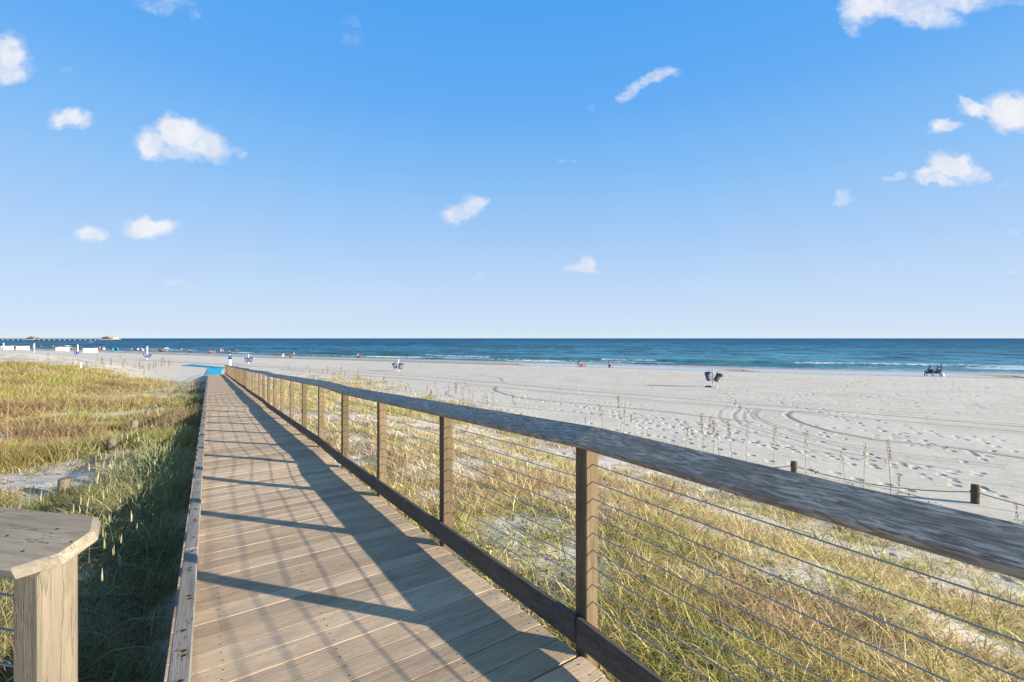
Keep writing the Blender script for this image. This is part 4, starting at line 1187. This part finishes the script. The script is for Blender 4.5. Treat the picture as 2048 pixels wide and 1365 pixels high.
for kd in ('stand', 'chair', 'sit', 'recline', 'lie'):
    J, E, rad = pose(kd)
    body = skin_mesh('person_'+kd, J, E, rad)
    tops = ['chest', 'waist', 'shl', 'shr', 'ell', 'elr', 'pel']
    def sub(keys, ed, grow, root):
        JJ = {k_: J[k_] for k_ in keys}; rr = {k_: rad[k_]*grow+.006 for k_ in keys}
        return skin_mesh('cloth', JJ, ed, rr, list(JJ).index(root))
    def mid(a, b_, q=.5): return tuple(Vector(J[a]).lerp(Vector(J[b_]), q))
    J['slL'] = mid('shl', 'ell', .55); J['slR'] = mid('shr', 'elr', .55); rad['slL'] = rad['slR'] = .05
    J['tl'] = mid('hipl', 'knl', .7); J['tr'] = mid('hipr', 'knr', .7); rad['tl'] = rad['tr'] = .068
    shirt = sub(['chest', 'waist', 'shl', 'shr', 'slL', 'slR'], [('waist', 'chest'), ('chest', 'shl'), ('chest', 'shr'), ('shl', 'slL'), ('shr', 'slR')], 1.10, 'chest')
    shorts = sub(['pel', 'hipl', 'hipr', 'tl', 'tr'], [('pel', 'hipl'), ('pel', 'hipr'), ('hipl', 'tl'), ('hipr', 'tr')], 1.10, 'pel')
    # hair cap
    hv = Vector(J['head1']); hd = (Vector(J['head2'])-Vector(J['head0'])).normalized()
    bm2 = bmesh.new(); bmesh.ops.create_uvsphere(bm2, u_segments=14, v_segments=10, radius=.112)
    rot = Vector((0, 0, 1)).rotation_difference(hd).to_matrix()
    for v in bm2.verts:
        if v.co.y > .03 and v.co.z < .03: v.co.y = .03+(v.co.y-.03)*.2
        if v.co.z < -.05: v.co.z = -.05+(v.co.z+.05)*.3
        v.co = rot @ Vector((v.co.x*.92, v.co.y*1.02-.012, v.co.z*1.05+.015)) + hv
    hair = bpy.data.meshes.new('hair'); bm2.to_mesh(hair); bm2.free()
    # face: nose, ears, eyes
    fm = MB()
    for (x_, y_, z_, s_) in ((0, .108, -.01, .016), (.094, 0, -.01, .022), (-.094, 0, -.01, .022)):
        c = rot @ Vector((x_, y_, z_)) + hv
        fm.lathe([(0, -s_*1.3), (s_*.8, -s_*.5), (s_, 0), (s_*.7, s_*.8), (0, s_*1.3)], tuple(c), 8)
    em = MB()
    for x_ in (-.032, .032):
        c = rot @ Vector((x_, .092, .012)) + hv; em.lathe([(0, -.009), (.010, 0), (0, .009)], tuple(c), 8)
    c = rot @ Vector((0, .094, -.05)) + hv; em.box(c, (1, 0, 0), (0, 1, 0), (0, 0, 1), .022, .006, .004, .002)
    for m_ in (body, shirt, shorts, hair):
        m_.polygons.foreach_set('use_smooth', [True]*len(m_.polygons)); m_.materials.append(M['skin'])
    fo = fm.build('f', M['skin'], None, True); eo = em.build('e', M['hair'], None, True)
    TPL[kd] = dict(body=body, shirt=shirt, shorts=shorts, hair=hair, face=fo.data, eyes=eo.data)
    bpy.data.objects.remove(fo); bpy.data.objects.remove(eo)
def person(kind, x, y, rz, shirt, shorts, lab, skin='skin', hair='hair', z=None, sc=1.0, grp=None):
    r_ = empty('person', (x, y, gz(x, y) if z is None else z), rz); r_.scale = (sc,)*3
    T = TPL[kind]
    for nm, me_, mt in (('body', T['body'], M[skin]), ('nose_and_ears', T['face'], M[skin]), ('eyes_and_mouth', T['eyes'], M['hair']), ('hair', T['hair'], M[hair])) + \
                       ((('shirt', T['shirt'], M[shirt]),) if shirt else ()) + ((('shorts', T['shorts'], M[shorts]),) if shorts else ()):
        o = bpy.data.objects.new(nm, me_); COL.objects.link(o); o.parent = r_
        o.material_slots[0].link = 'OBJECT'; o.material_slots[0].material = mt
    tag(r_, lab, 'person', grp)
    return r_
def beach_chair(x, y, rz, mat, lab):
    r_ = empty('beach_chair', (x, y, gz(x, y)), rz)
    m = MB(); m.poly([(-.27, -.12, .30), (.27, -.12, .30), (.27, .38, .40), (-.27, .38, .40), (-.27, -.12, .28), (.27, -.12, .28), (.27, .38, .38), (-.27, .38, .38)], [[0, 1, 2, 3], [7, 6, 5, 4], [0, 4, 5, 1], [1, 5, 6, 2], [2, 6, 7, 3], [3, 7, 4, 0]]); m.build('seat', mat, r_)
    m = MB(); m.poly([(-.29, -.14, .28), (.29, -.14, .28), (.29, -.34, .86), (-.29, -.34, .86), (-.29, -.17, .28), (.29, -.17, .28), (.29, -.37, .86), (-.29, -.37, .86)], [[0, 1, 2, 3], [7, 6, 5, 4], [0, 4, 5, 1], [1, 5, 6, 2], [2, 6, 7, 3], [3, 7, 4, 0]]); m.build('backrest', mat, r_)
    for s_ in (-1, 1):
        m = MB(); m.tube([(s_*.29, .40, 0), (s_*.29, -.16, .56)], .014, 6); m.tube([(s_*.29, -.36, 0), (s_*.29, .36, .44)], .014, 6); m.build('leg', M['galv'], r_)
        m = MB(); m.box((s_*.34, .05, .58), (0, 1, 0), (1, 0, 0), (0, 0, 1), .24, .035, .012, .006); m.build('armrest', mat, r_)
    return tag(r_, lab, 'beach chair', 'folding chairs at the waterline')
# pair in chairs at the right, seen from behind
cx1, cy1 = ip(1858, 748.5, 4.85); cx2, cy2 = ip(1874.5, 748.5, 4.85)
beach_chair(cx1, cy1, R(-8), M['navy'], 'navy folding chair, left one of the pair facing the sea at the right')
person('chair', cx1, cy1, R(-8), 'olive', 'navy', 'person in olive shirt sitting in the left navy folding chair', 'skin2', sc=1.1)
beach_chair(cx2, cy2, R(6), M['navy'], 'navy folding chair, right one of the pair, beside the small white cooler')
person('chair', cx2, cy2, R(6), 'olive', 'navy', 'person in olive shirt sitting in the right navy folding chair', 'skin2', sc=1.05)
sx, sy = ip(1883.5, 742.5, 5.06)
person('stand', sx, sy, R(10), 'navy', 'blue', 'person in dark top and blue shorts standing at the water edge behind the chairs', 'skin2', sc=.66)
# small domed white cooler bag
x_, y_ = ip(1884, 749, 4.85); m = MB(); m.lathe([(.25, 0), (.26, .05), (.24, .2), (.18, .32), (.09, .37), (0, .38)], (0, 0, 0), 18)
r_ = empty('cooler', (x_, y_, gz(x_, y_))); m.build('body', M['pvc'], r_, True)
m = MB(); m.tube([(-.15, 0, .30), (0, 0, .44), (.15, 0, .30)], .012, 6); m.build('handle', M['grey'], r_); tag(r_, 'small domed pale cooler on the sand right of the two chairs', 'cooler')
def P_(kind, px, py, h, rz, shirt, shorts, lab, **kw):
    x_, y_ = ip(px, py, h); person(kind, x_, y_, R(rz), shirt, shorts, lab, **kw)
P_('recline', 1162, 731.5, 4.95, -75, None, 'red', 'person in red swimwear reclining on the sand by the tidal pool', skin='skin2', sc=1.15)
P_('sit', 1218, 733.0, 4.95, -95, None, 'black', 'person sitting curled forward at the edge of the tidal pool', skin='skin', hair='hair', sc=1.15)
P_('sit', 716, 715.8, 4.95, -85, 'white', 'black', 'person in white top sitting alone by the water past the handrail middle', skin='skin2', hair='hairl', sc=1.35)
P_('stand', 557, 713.5, 4.95, 30, 'black', 'black', 'dark dressed person bending near the water, left of the white shirted one', skin='skin2', sc=.8)
P_('sit', 566, 713.3, 4.95, 20, 'white', 'white', 'person in white sitting on the sand between two darker people', skin='skin', sc=1.2)
P_('sit', 580.5, 714.6, 4.95, 5, 'brown', 'brown', 'person in brown top sitting with back to the boardwalk', skin='skin2', sc=1.3)
P_('stand', 587.5, 711.5, 5.06, 0, 'pink', 'white', 'bather standing in the foam right of the seated brown shirted person', sc=.7)
P_('stand', 474, 704.4, 5.06, 0, 'maroon', 'navy', 'bather in dark red standing in shallow water right of the sign', sc=.8)
P_('stand', 442, 704.0, 5.06, 20, 'white', 'white', 'bather in white in the water left of the sign', skin='skin', hair='hairl', sc=.85)
P_('stand', 446, 704.2, 5.06, -20, None, 'white', 'bare chested bather in white shorts in the water left of the sign', sc=.85)
P_('sit', 457.5, 706.8, 4.95, 0, 'orange', 'black', 'person in orange seated right behind the top of the sign', skin='skin2', sc=1.6)
P_('lie', 463.5, 706.6, 4.95, 70, None, 'black', 'person lying on the sand just right of the sign top', sc=1.4)
P_('sit', 417.5, 706.2, 4.95, 10, None, 'brown', 'sunbather sitting between the aqua towel and the purple towel', skin='skin2', sc=1.35)
P_('sit', 421.5, 706.0, 4.95, -10, 'pink', 'purple', 'sunbather in pink beside the purple towel', sc=1.35)
P_('sit', 427.5, 705.8, 4.95, 0, 'purple', 'orange', 'sunbather in purple at the right end of the towel group', sc=1.35)
P_('recline', 379.5, 704.4, 4.95, -80, 'brown', 'black', 'lone person reclining on the sand between two groups', skin='skin2', sc=1.5)
P_('stand', 363, 702.6, 5.06, 0, 'white', 'pink', 'person in white standing at the water edge right of the chairs', sc=.85)
P_('sit', 333.5, 702.3, 4.95, 15, 'black', 'white', 'person sitting beneath the small aqua umbrella', skin='skin2', sc=1.4)
P_('sit', 320.5, 703.2, 4.95, -15, 'brown', 'pink', 'person in brown seated left of the small aqua umbrella', skin='skin2', sc=1.6)
P_('sit', 325, 703.3, 4.95, 15, 'maroon', 'black', 'person in dark red seated next to the brown shirted one', skin='skin2', sc=1.4)
P_('lie', 306.5, 703.2, 4.95, 80, None, 'orange', 'sunbather lying flat right of the tall white pole', sc=1.6)
P_('lie', 311, 703.4, 4.95, 85, 'orange', 'orange', 'sunbather in orange lying nearest the seated pair', sc=1.5)
P_('sit', 191.5, 699.5, 4.95, 0, 'olive', 'black', 'person in olive sitting just right of the nearest white box', skin='skin2', sc=1.9)
P_('sit', 195, 699.8, 4.95, 20, 'black', 'white', 'person in black sitting second right of the nearest white box', skin='skin2', sc=1.9)
P_('sit', 199.5, 698.8, 4.95, 0, 'pink', 'pink', 'person in pink sitting under the left side of the royal blue umbrella', sc=2.0)
P_('sit', 203.5, 699.5, 4.95, -20, 'maroon', 'black', 'person in dark red sitting under the royal blue umbrella', skin='skin2', sc=2.0)
P_('sit', 207, 699.6, 4.95, 0, 'white', 'white', 'person in white sitting under the right side of the royal blue umbrella', sc=1.8)
P_('stand', 162, 695.4, 5.06, 0, 'maroon', 'red', 'bather in dark red in the water between the pole and nearest white box', sc=1.0)
P_('recline', 146, 697.2, 4.95, -60, 'orange', 'orange', 'person in orange reclining right of the pale green umbrella', sc=1.7)
P_('sit', 141, 696.8, 4.95, 0, 'navy', 'white', 'person in navy seated next to the pale green umbrella', sc=1.8)
P_('lie', 138.5, 697.2, 4.95, 80, None, 'red', 'person lying before the pale green umbrella', sc=1.8)
cl = ['red', 'pink', 'maroon', 'white', 'navy', 'orange', 'black', 'aqua', 'brown']
for i, px in enumerate([21, 26, 31, 44, 48, 54, 58, 65, 71, 78, 81, 86, 94, 101, 107, 114, 119, 124]):
    P_('sit' if i % 3 else 'recline', px, 692.4+(px-20)*.022, 4.95, (i*37) % 90-45, cl[i % 9], cl[(i*4+2) % 9],
       'tiny far beachgoer in the crowd behind the white boxes', skin='skin2' if i % 2 else 'skin', sc=2.0, grp='crowd of beachgoers behind the white boxes')
# umbrellas and tents
def umbrella(px, py, h, wid, hgt, mat, lab):
    x_, y_ = ip(px, py, h); z = gz(x_, y_); r_ = empty('beach_umbrella', (x_, y_, z)); m = MB()
    m.tube([(0, 0, -.2), (0, 0, hgt)], .03, 8); m.build('pole', M['galv'], r_)
    m = MB(); n = 16; prof_ = [(0, hgt), (wid*.2, hgt-.05), (wid*.38, hgt-.20), (wid*.5, hgt-.42), (wid*.49, hgt-.44), (wid*.37, hgt-.23), (wid*.19, hgt-.08), (0, hgt-.03)]
    m.lathe(prof_, (0, 0, 0), n); m.build('canopy', mat, r_); return tag(r_, lab, 'beach umbrella')
umbrella(206, 700, 4.95, 3.4, 2.1, M['royal'], 'royal blue umbrella over the group beside the nearest white box')
umbrella(134.5, 697.5, 4.95, 3.0, 1.8, M['aqua'], 'pale green umbrella between the third box and the tall pole')
umbrella(332.5, 703.5, 5.05, 1.9, 1.6, M['aqua'], 'small aqua umbrella beside the seated pair')
umbrella(2, 695, 4.95, 4.4, 2.0, M['navy'], 'dark navy umbrella behind the leftmost white box')
def tent(px, py, h, w, hh, mat, lab):
    x_, y_ = ip(px, py, h); r_ = empty('beach_tent', (x_, y_, gz(x_, y_))); m = MB()
    n = 10; V = []; F = []
    for j in range(7):
        b_ = math.pi/2*j/6
        for i in range(n+1):
            a = math.pi*i/n; V.append((w*math.cos(a)*math.cos(b_)*.5, w*.5*math.sin(a)*math.cos(b_)+0, hh*math.sin(b_)**.85))
    for j in range(6):
        for i in range(n): F.append([j*(n+1)+i, j*(n+1)+i+1, (j+1)*(n+1)+i+1, (j+1)*(n+1)+i])
    m.poly(V, F); o = m.build('shell', mat, r_, True); md = o.modifiers.new('t', 'SOLIDIFY'); md.thickness = .03
    m = MB(); m.box((0, w*.2, .02), (1, 0, 0), (0, 1, 0), (0, 0, 1), w*.45, w*.22, .015, .004); m.build('groundsheet', mat, r_); return tag(r_, lab, 'beach tent')
tent(230, 700.6, 5.0, 2.4, 1.25, M['teal'], 'bright turquoise beach tent standing alone left of the tall pole')
tent(268.5, 699.6, 5.0, 2.2, .9, M['grey'], 'low pale grey tent left of the taller white tent')
tent(280, 699.9, 5.05, 2.4, 1.1, M['white'], 'white beach tent just left of the tall white pole')
def towel(px, py, h, w, l, mat, lab, rz=0):
    x_, y_ = ip(px, py, h); m = MB(); n = 8; V = []; F = []
    for j in range(n+1):
        for i in range(n+1): V.append(((i/n-.5)*w, (j/n-.5)*l, .05+.03*math.sin(i*1.7+j)*math.cos(j*1.3)))
    k = len(V); V += [(a, b_, c-.03) for a, b_, c in V]
    for j in range(n):
        for i in range(n):
            q = j*(n+1)+i; F.append([q, q+1, q+n+2, q+n+1]); F.append([k+q, k+q+n+1, k+q+n+2, k+q+1])
    m.poly(V, F); o = m.build('towel', mat, None, True); o.location = (x_, y_, gz(x_, y_)); o.rotation_euler.z = R(rz); tag(o, lab, 'towel')
towel(410, 706.3, 5.05, 2.6, 1.6, M['aqua'], 'aqua towel left of the sunbathers near the sign')
towel(426, 706.8, 5.05, 1.8, 1.4, M['purple'], 'purple towel in front of the sunbathers near the sign')
o_ = MB(); o_.box((0, 0, .25), (1, 0, 0), (0, 1, 0), (0, 0, 1), .38, .25, .2, .03); x_, y_ = ip(285.5, 702.8, 5.0)
r_ = empty('cooler', (x_, y_, gz(x_, y_))); o_.build('body', M['grey'], r_); o_ = MB(); o_.box((0, 0, .5), (1, 0, 0), (0, 1, 0), (0, 0, 1), .40, .27, .05, .02); o_.build('lid', M['white'], r_); tag(r_, 'grey cooler with white lid on the sand left of the tall white pole', 'cooler')

# ------------------------------------------------------------------ pier
M['pier'] = plain('pier_concrete', (.36, .36, .34), .8, 0, .2, .15, .3)
M['pierroof'] = plain('pier_roof', (.34, .30, .20), .8, 0, .2, .15, .3)
M['pierdark'] = plain('pier_openings', (.07, .06, .05), .8)
YP = 1150.0
def pxp(px): return (px-1024)/910*YP
pr = empty('pier', (pxp(233), YP, SEA)); tag(pr, 'long fishing pier on the horizon at the far left with two pavilions', 'pier')
po = -Vector(pr.location)
def pb(name, boxes, mat):
    m = MB()
    for (x0, x1, y0, y1, z0, z1) in boxes: m.box(Vector(((x0+x1)/2, (y0+y1)/2, (z0+z1)/2))+po, (1, 0, 0), (0, 1, 0), (0, 0, 1), (x1-x0)/2, (y1-y0)/2, (z1-z0)/2, .05)
    return m.build(name, mat, pr)
zd = CAMZ
xl, xr = pxp(-120), pxp(222)
pb('deck', [(xl, xr, YP-5, YP+5, zd-2.6, zd-1.7)], M['pier'])
for e in (-5, 5): pb('railing', [(xl, xr, YP+e-.1, YP+e+.1, zd-.25, zd-.05), (xl, xr, YP+e-.1, YP+e+.1, zd-1.0, zd-.85)] + [(x-.08, x+.08, YP+e-.09, YP+e+.09, zd-1.7, zd-.25) for x in np.arange(xl, xr, 5)], M['pier'])
px = -115
while px < 218:
    x = pxp(px)
    pb('pier_bent', [(x-.8, x+.8, YP-4.6, YP-3.2, SEA-3, zd-3.6), (x-.8, x+.8, YP+3.2, YP+4.6, SEA-3, zd-3.6), (x-1.3, x+1.3, YP-5, YP+5, zd-3.6, zd-2.6)], M['pier'])
    px += 10.3
def hip(name, x0, x1, y0, y1, z0, z1, rx, mat):
    m = MB(); V = [(x0, y0, z0), (x1, y0, z0), (x1, y1, z0), (x0, y1, z0), (x0+rx, (y0+y1)/2, z1), (x1-rx, (y0+y1)/2, z1)]
    m.poly([Vector(v)+po for v in V], [[0, 1, 5, 4], [1, 2, 5], [2, 3, 4, 5], [3, 0, 4], [3, 2, 1, 0]]); return m.build(name, mat, pr)
def pavilion(a, b_, ra, rb, ztop, tower=None):
    xa, xb = pxp(a), pxp(b_)
    pb('platform', [(xa, xb, YP-13, YP+13, zd-2.9, zd-1.6)], M['pier'])
    pb('platform_pile', [(x-.6, x+.6, y-.6, y+.6, SEA-3, zd-2.9) for x in np.linspace(xa+1, xb-1, 7) for y in (YP-11, YP, YP+11)], M['pierdark'])
    pb('platform_skirt', [(xa, xb, YP-12.8, YP-12.4, SEA+.6, zd-2.9)], M['pierroof'])
    pb('pavilion_wall', [(pxp(ra)+1.5, pxp(rb)-1.5, YP-7, YP+7, zd-1.6, ztop-2.2)], M['pierdark'])
    hip('pavilion_roof', pxp(ra), pxp(rb), YP-9, YP+9, ztop-2.2, ztop, (pxp(rb)-pxp(ra))*.28, M['pierroof'])
    if tower: pb('tower', [(pxp(tower[0]), pxp(tower[1]), YP-2, YP+2, ztop-3, ztop+tower[2])], M['pierdark'])
pavilion(55, 76, 58.5, 74, zd+3.8, (60.5, 63.5, 1.0))
pavilion(206, 233, 208, 221, zd+4.6, (213, 218, .4))
pb('annex', [(pxp(222), pxp(232), YP-8, YP+8, zd-1.6, zd+2.4)], M['pierroof'])
pb('annex_door', [(pxp(222.5), pxp(226), YP-8.2, YP-8.02, zd-1.6, zd+.6)], M['pierdark'])

# ------------------------------------------------------------------ sky
SUN_TO = Vector((.942, -.336, 0)).normalized(); EL = R(14.9)
sun_dir = Vector((SUN_TO.x*math.cos(EL), SUN_TO.y*math.cos(EL), math.sin(EL)))
wd = bpy.data.worlds.new('World'); SC.world = wd; wd.use_nodes = True
k = NT(wd.node_tree); bg = k.n['Background']
sky = k.add('ShaderNodeTexSky', sky_type='NISHITA'); sky.sun_disc = False; sky.sun_elevation = EL
sky.sun_rotation = math.atan2(SUN_TO.x, SUN_TO.y); sky.altitude = 5; sky.air_density = 1.0; sky.dust_density = .6; sky.ozone_density = 2.5
tc = k.add('ShaderNodeTexCoord').outputs['Generated']
sep = k.add('ShaderNodeSeparateXYZ'); k.l.new(tc, sep.inputs[0])
X_, Y_, Z_ = sep.outputs
SKYRAMP = [(0.0, (.72, .84, .95)), (.02, (.64, .78, .955)), (.10, (.545, .71, .955)), (.20, (.40, .625, .95)), (.32, (.25, .535, .945)), (.45, (.135, .43, .93)), (.60, (.080, .375, .90)), (.76, (.13, .26, .48)), (1.0, (.13, .21, .35))]
elr = k.ramp(Z_, SKYRAMP)
EXPO = 1.25
skn = k.mix(1.0, sky.outputs[0], (.055, .055, .055), 'MULTIPLY')
grad = k.mix(1.0, elr, (1/2**EXPO,)*3, 'MULTIPLY')
base = k.mix(.95, skn, grad)
ysafe = k.math('MAXIMUM', Y_, .05)
gx = k.math('DIVIDE', X_, ysafe); gy = k.math('DIVIDE', Z_, ysafe)
cmb = k.add('ShaderNodeCombineXYZ'); k.l.new(gx, cmb.inputs[0]); k.l.new(gy, cmb.inputs[1]); gv = cmb.outputs[0]
nz = k.add('ShaderNodeTexNoise', {'Scale': 9.0, 'Detail': 5.0, 'Roughness': .6}); k.l.new(gv, nz.inputs['Vector'])
nv = k.add('ShaderNodeVectorMath', operation='SUBTRACT'); k.l.new(nz.outputs['Color'], nv.inputs[0]); nv.inputs[1].default_value = (.5, .5, .5)
nv2 = k.add('ShaderNodeVectorMath', operation='MULTIPLY_ADD'); k.l.new(nv.outputs[0], nv2.inputs[0]); nv2.inputs[1].default_value = (.085, .065, 0); k.l.new(gv, nv2.inputs[2])
nzb = k.add('ShaderNodeTexNoise', {'Scale': 34.0, 'Detail': 5.0, 'Roughness': .65}); k.l.new(gv, nzb.inputs['Vector'])
nvb = k.add('ShaderNodeVectorMath', operation='SUBTRACT'); k.l.new(nzb.outputs['Color'], nvb.inputs[0]); nvb.inputs[1].default_value = (.5, .5, .5)
nvc = k.add('ShaderNodeVectorMath', operation='MULTIPLY_ADD'); k.l.new(nvb.outputs[0], nvc.inputs[0]); nvc.inputs[1].default_value = (.028, .024, 0); k.l.new(nv2.outputs[0], nvc.inputs[2])
gv2 = nvc.outputs[0]
CL = [(22, 108, 34, 42, 0, .9), (18, 140, 45, 26, 0, .8), (147, 238, 56, 20, 8, .85), (300, 285, 38, 34, -10, .9), (362, 265, 58, 34, -12, 1.0), (405, 285, 62, 30, -14, .9), (360, 305, 56, 20, 0, .7), (476, 300, 20, 14, -30, .35),
      (188, 467, 30, 19, -5, .8), (295, 456, 54, 22, 0, .95), (925, 425, 40, 18, 8, .7), (952, 408, 30, 22, 20, .8), (1160, 540, 38, 12, 0, .7), (1172, 526, 20, 18, 0, .7),
      (1265, 182, 34, 15, 40, .6), (1310, 157, 46, 14, 18, .65), (1740, 12, 62, 40, 0, .95), (1830, 22, 90, 34, -12, .8), (1905, -8, 110, 30, 0, .75), (1703, 50, 22, 26, 40, .45), (2000, -5, 90, 24, 0, .4),
      (1925, 206, 14, 18, 30, .8), (1955, 220, 46, 18, -6, .9), (2020, 222, 56, 36, -8, 1.0), (1890, 254, 30, 17, -5, .85), (1912, 335, 50, 24, -8, 1.0), (1868, 350, 40, 14, 5, .75), (1890, 362, 34, 12, 0, .85), (1945, 345, 30, 18, 0, .7),
      (1783, 356, 32, 9, 8, .55), (1688, 395, 26, 14, 10, .5), (325, 6, 66, 22, 0, .32), (388, 28, 18, 26, -30, .25), (365, 577, 42, 9, -8, .35), (613, 557, 24, 7, 0, .2), (958, 551, 18, 8, 20, .3),
      (1742, 528, 24, 8, 12, .25), (1795, 521, 18, 9, 10, .22), (1120, 322, 14, 5, 0, .3), (1150, 318, 14, 5, 25, .3), (705, 65, 30, 34, 0, .16), (2030, 462, 16, 9, 0, .3), (138, 140, 14, 14, 30, .22), (1995, 372, 34, 6, 28, .22), (2030, 545, 14, 4, 0, .4), (1185, 215, 12, 8, 0, .2)]
acc = None
for (px, py, w, h, rot, st_) in CL:
    cx, cy = (px-1024)/910, (677-py)/910
    mp = k.add('ShaderNodeMapping', vector_type='TEXTURE'); k.l.new(gv2, mp.inputs['Vector'])
    mp.inputs['Location'].default_value = (cx, cy, 0); mp.inputs['Rotation'].default_value = (0, 0, R(rot)); mp.inputs['Scale'].default_value = (w/910*1.26, h/910*1.28, 1)
    ln = k.add('ShaderNodeVectorMath', operation='LENGTH'); k.l.new(mp.outputs[0], ln.inputs[0])
    v = k.math('SUBTRACT', 1.0, ln.outputs['Value'], clamp=True)
    v = k.fr(v, 0.0, .52, 0, 1)
    v = k.math('MULTIPLY', v, st_)
    acc = v if acc is None else k.math('MAXIMUM', acc, v)
fz = k.noise(gv, 38.0, 5, .6)
den = k.math('MULTIPLY', acc, k.fr(fz, .30, .58, .72, 1.04), clamp=True)
wz = k.add('ShaderNodeMapping', {'Rotation': (0, 0, R(-12)), 'Scale': (14, 34, 1)}); k.l.new(gv, wz.inputs['Vector'])
wisp = k.fr(k.noise(wz.outputs[0], 1.0, 6, .68, .8), .42, .64)
den = k.math('MULTIPLY', den, k.math('ADD', acc, k.math('MULTIPLY', k.math('SUBTRACT', 1.0, acc), wisp)))
den = k.math('MULTIPLY', den, k.math('GREATER_THAN', Y_, .05))
den = k.fr(den, .05, .85, 0, 1)
shade = k.noise(gv, 16.0, 3, .5)
cc = k.mix(k.fr(shade, .35, .65), (.78, .81, .91), (.93, .93, .96))
cc = k.mix(1.0, cc, (1/2**EXPO,)*3, 'MULTIPLY')
fin = k.mix(k.math('MULTIPLY', den, .93), base, cc)
k.l.new(fin, bg.inputs[0]); bg.inputs[1].default_value = 1.0
sd_ = bpy.data.lights.new('sun', 'SUN'); sd_.energy = 5.0; sd_.angle = R(.55); sd_.color = (1.0, .90, .74)
so_ = bpy.data.objects.new('sun', sd_); COL.objects.link(so_); so_.location = (20, -10, 20)
so_.rotation_euler = (-sun_dir).to_track_quat('-Z', 'Y').to_euler()

# ------------------------------------------------------------------ camera
cd = bpy.data.cameras.new('camera'); co = bpy.data.objects.new('camera', cd); COL.objects.link(co)
cd.sensor_width = 36; cd.lens = 36*910/2048; cd.clip_start = .05; cd.clip_end = 60000
cd.shift_y = -(682.5-677)/2048*-1*-1
co.location = (0, 0, CAMZ); co.rotation_euler = (R(90), 0, 0)
SC.camera = co
SC.view_settings.view_transform = 'Standard'; SC.view_settings.look = 'None'; SC.view_settings.exposure = EXPO; SC.view_settings.gamma = 1
SC.view_settings.use_curve_mapping = False
SC.cycles.max_bounces = 6
SC.render.film_transparent = False
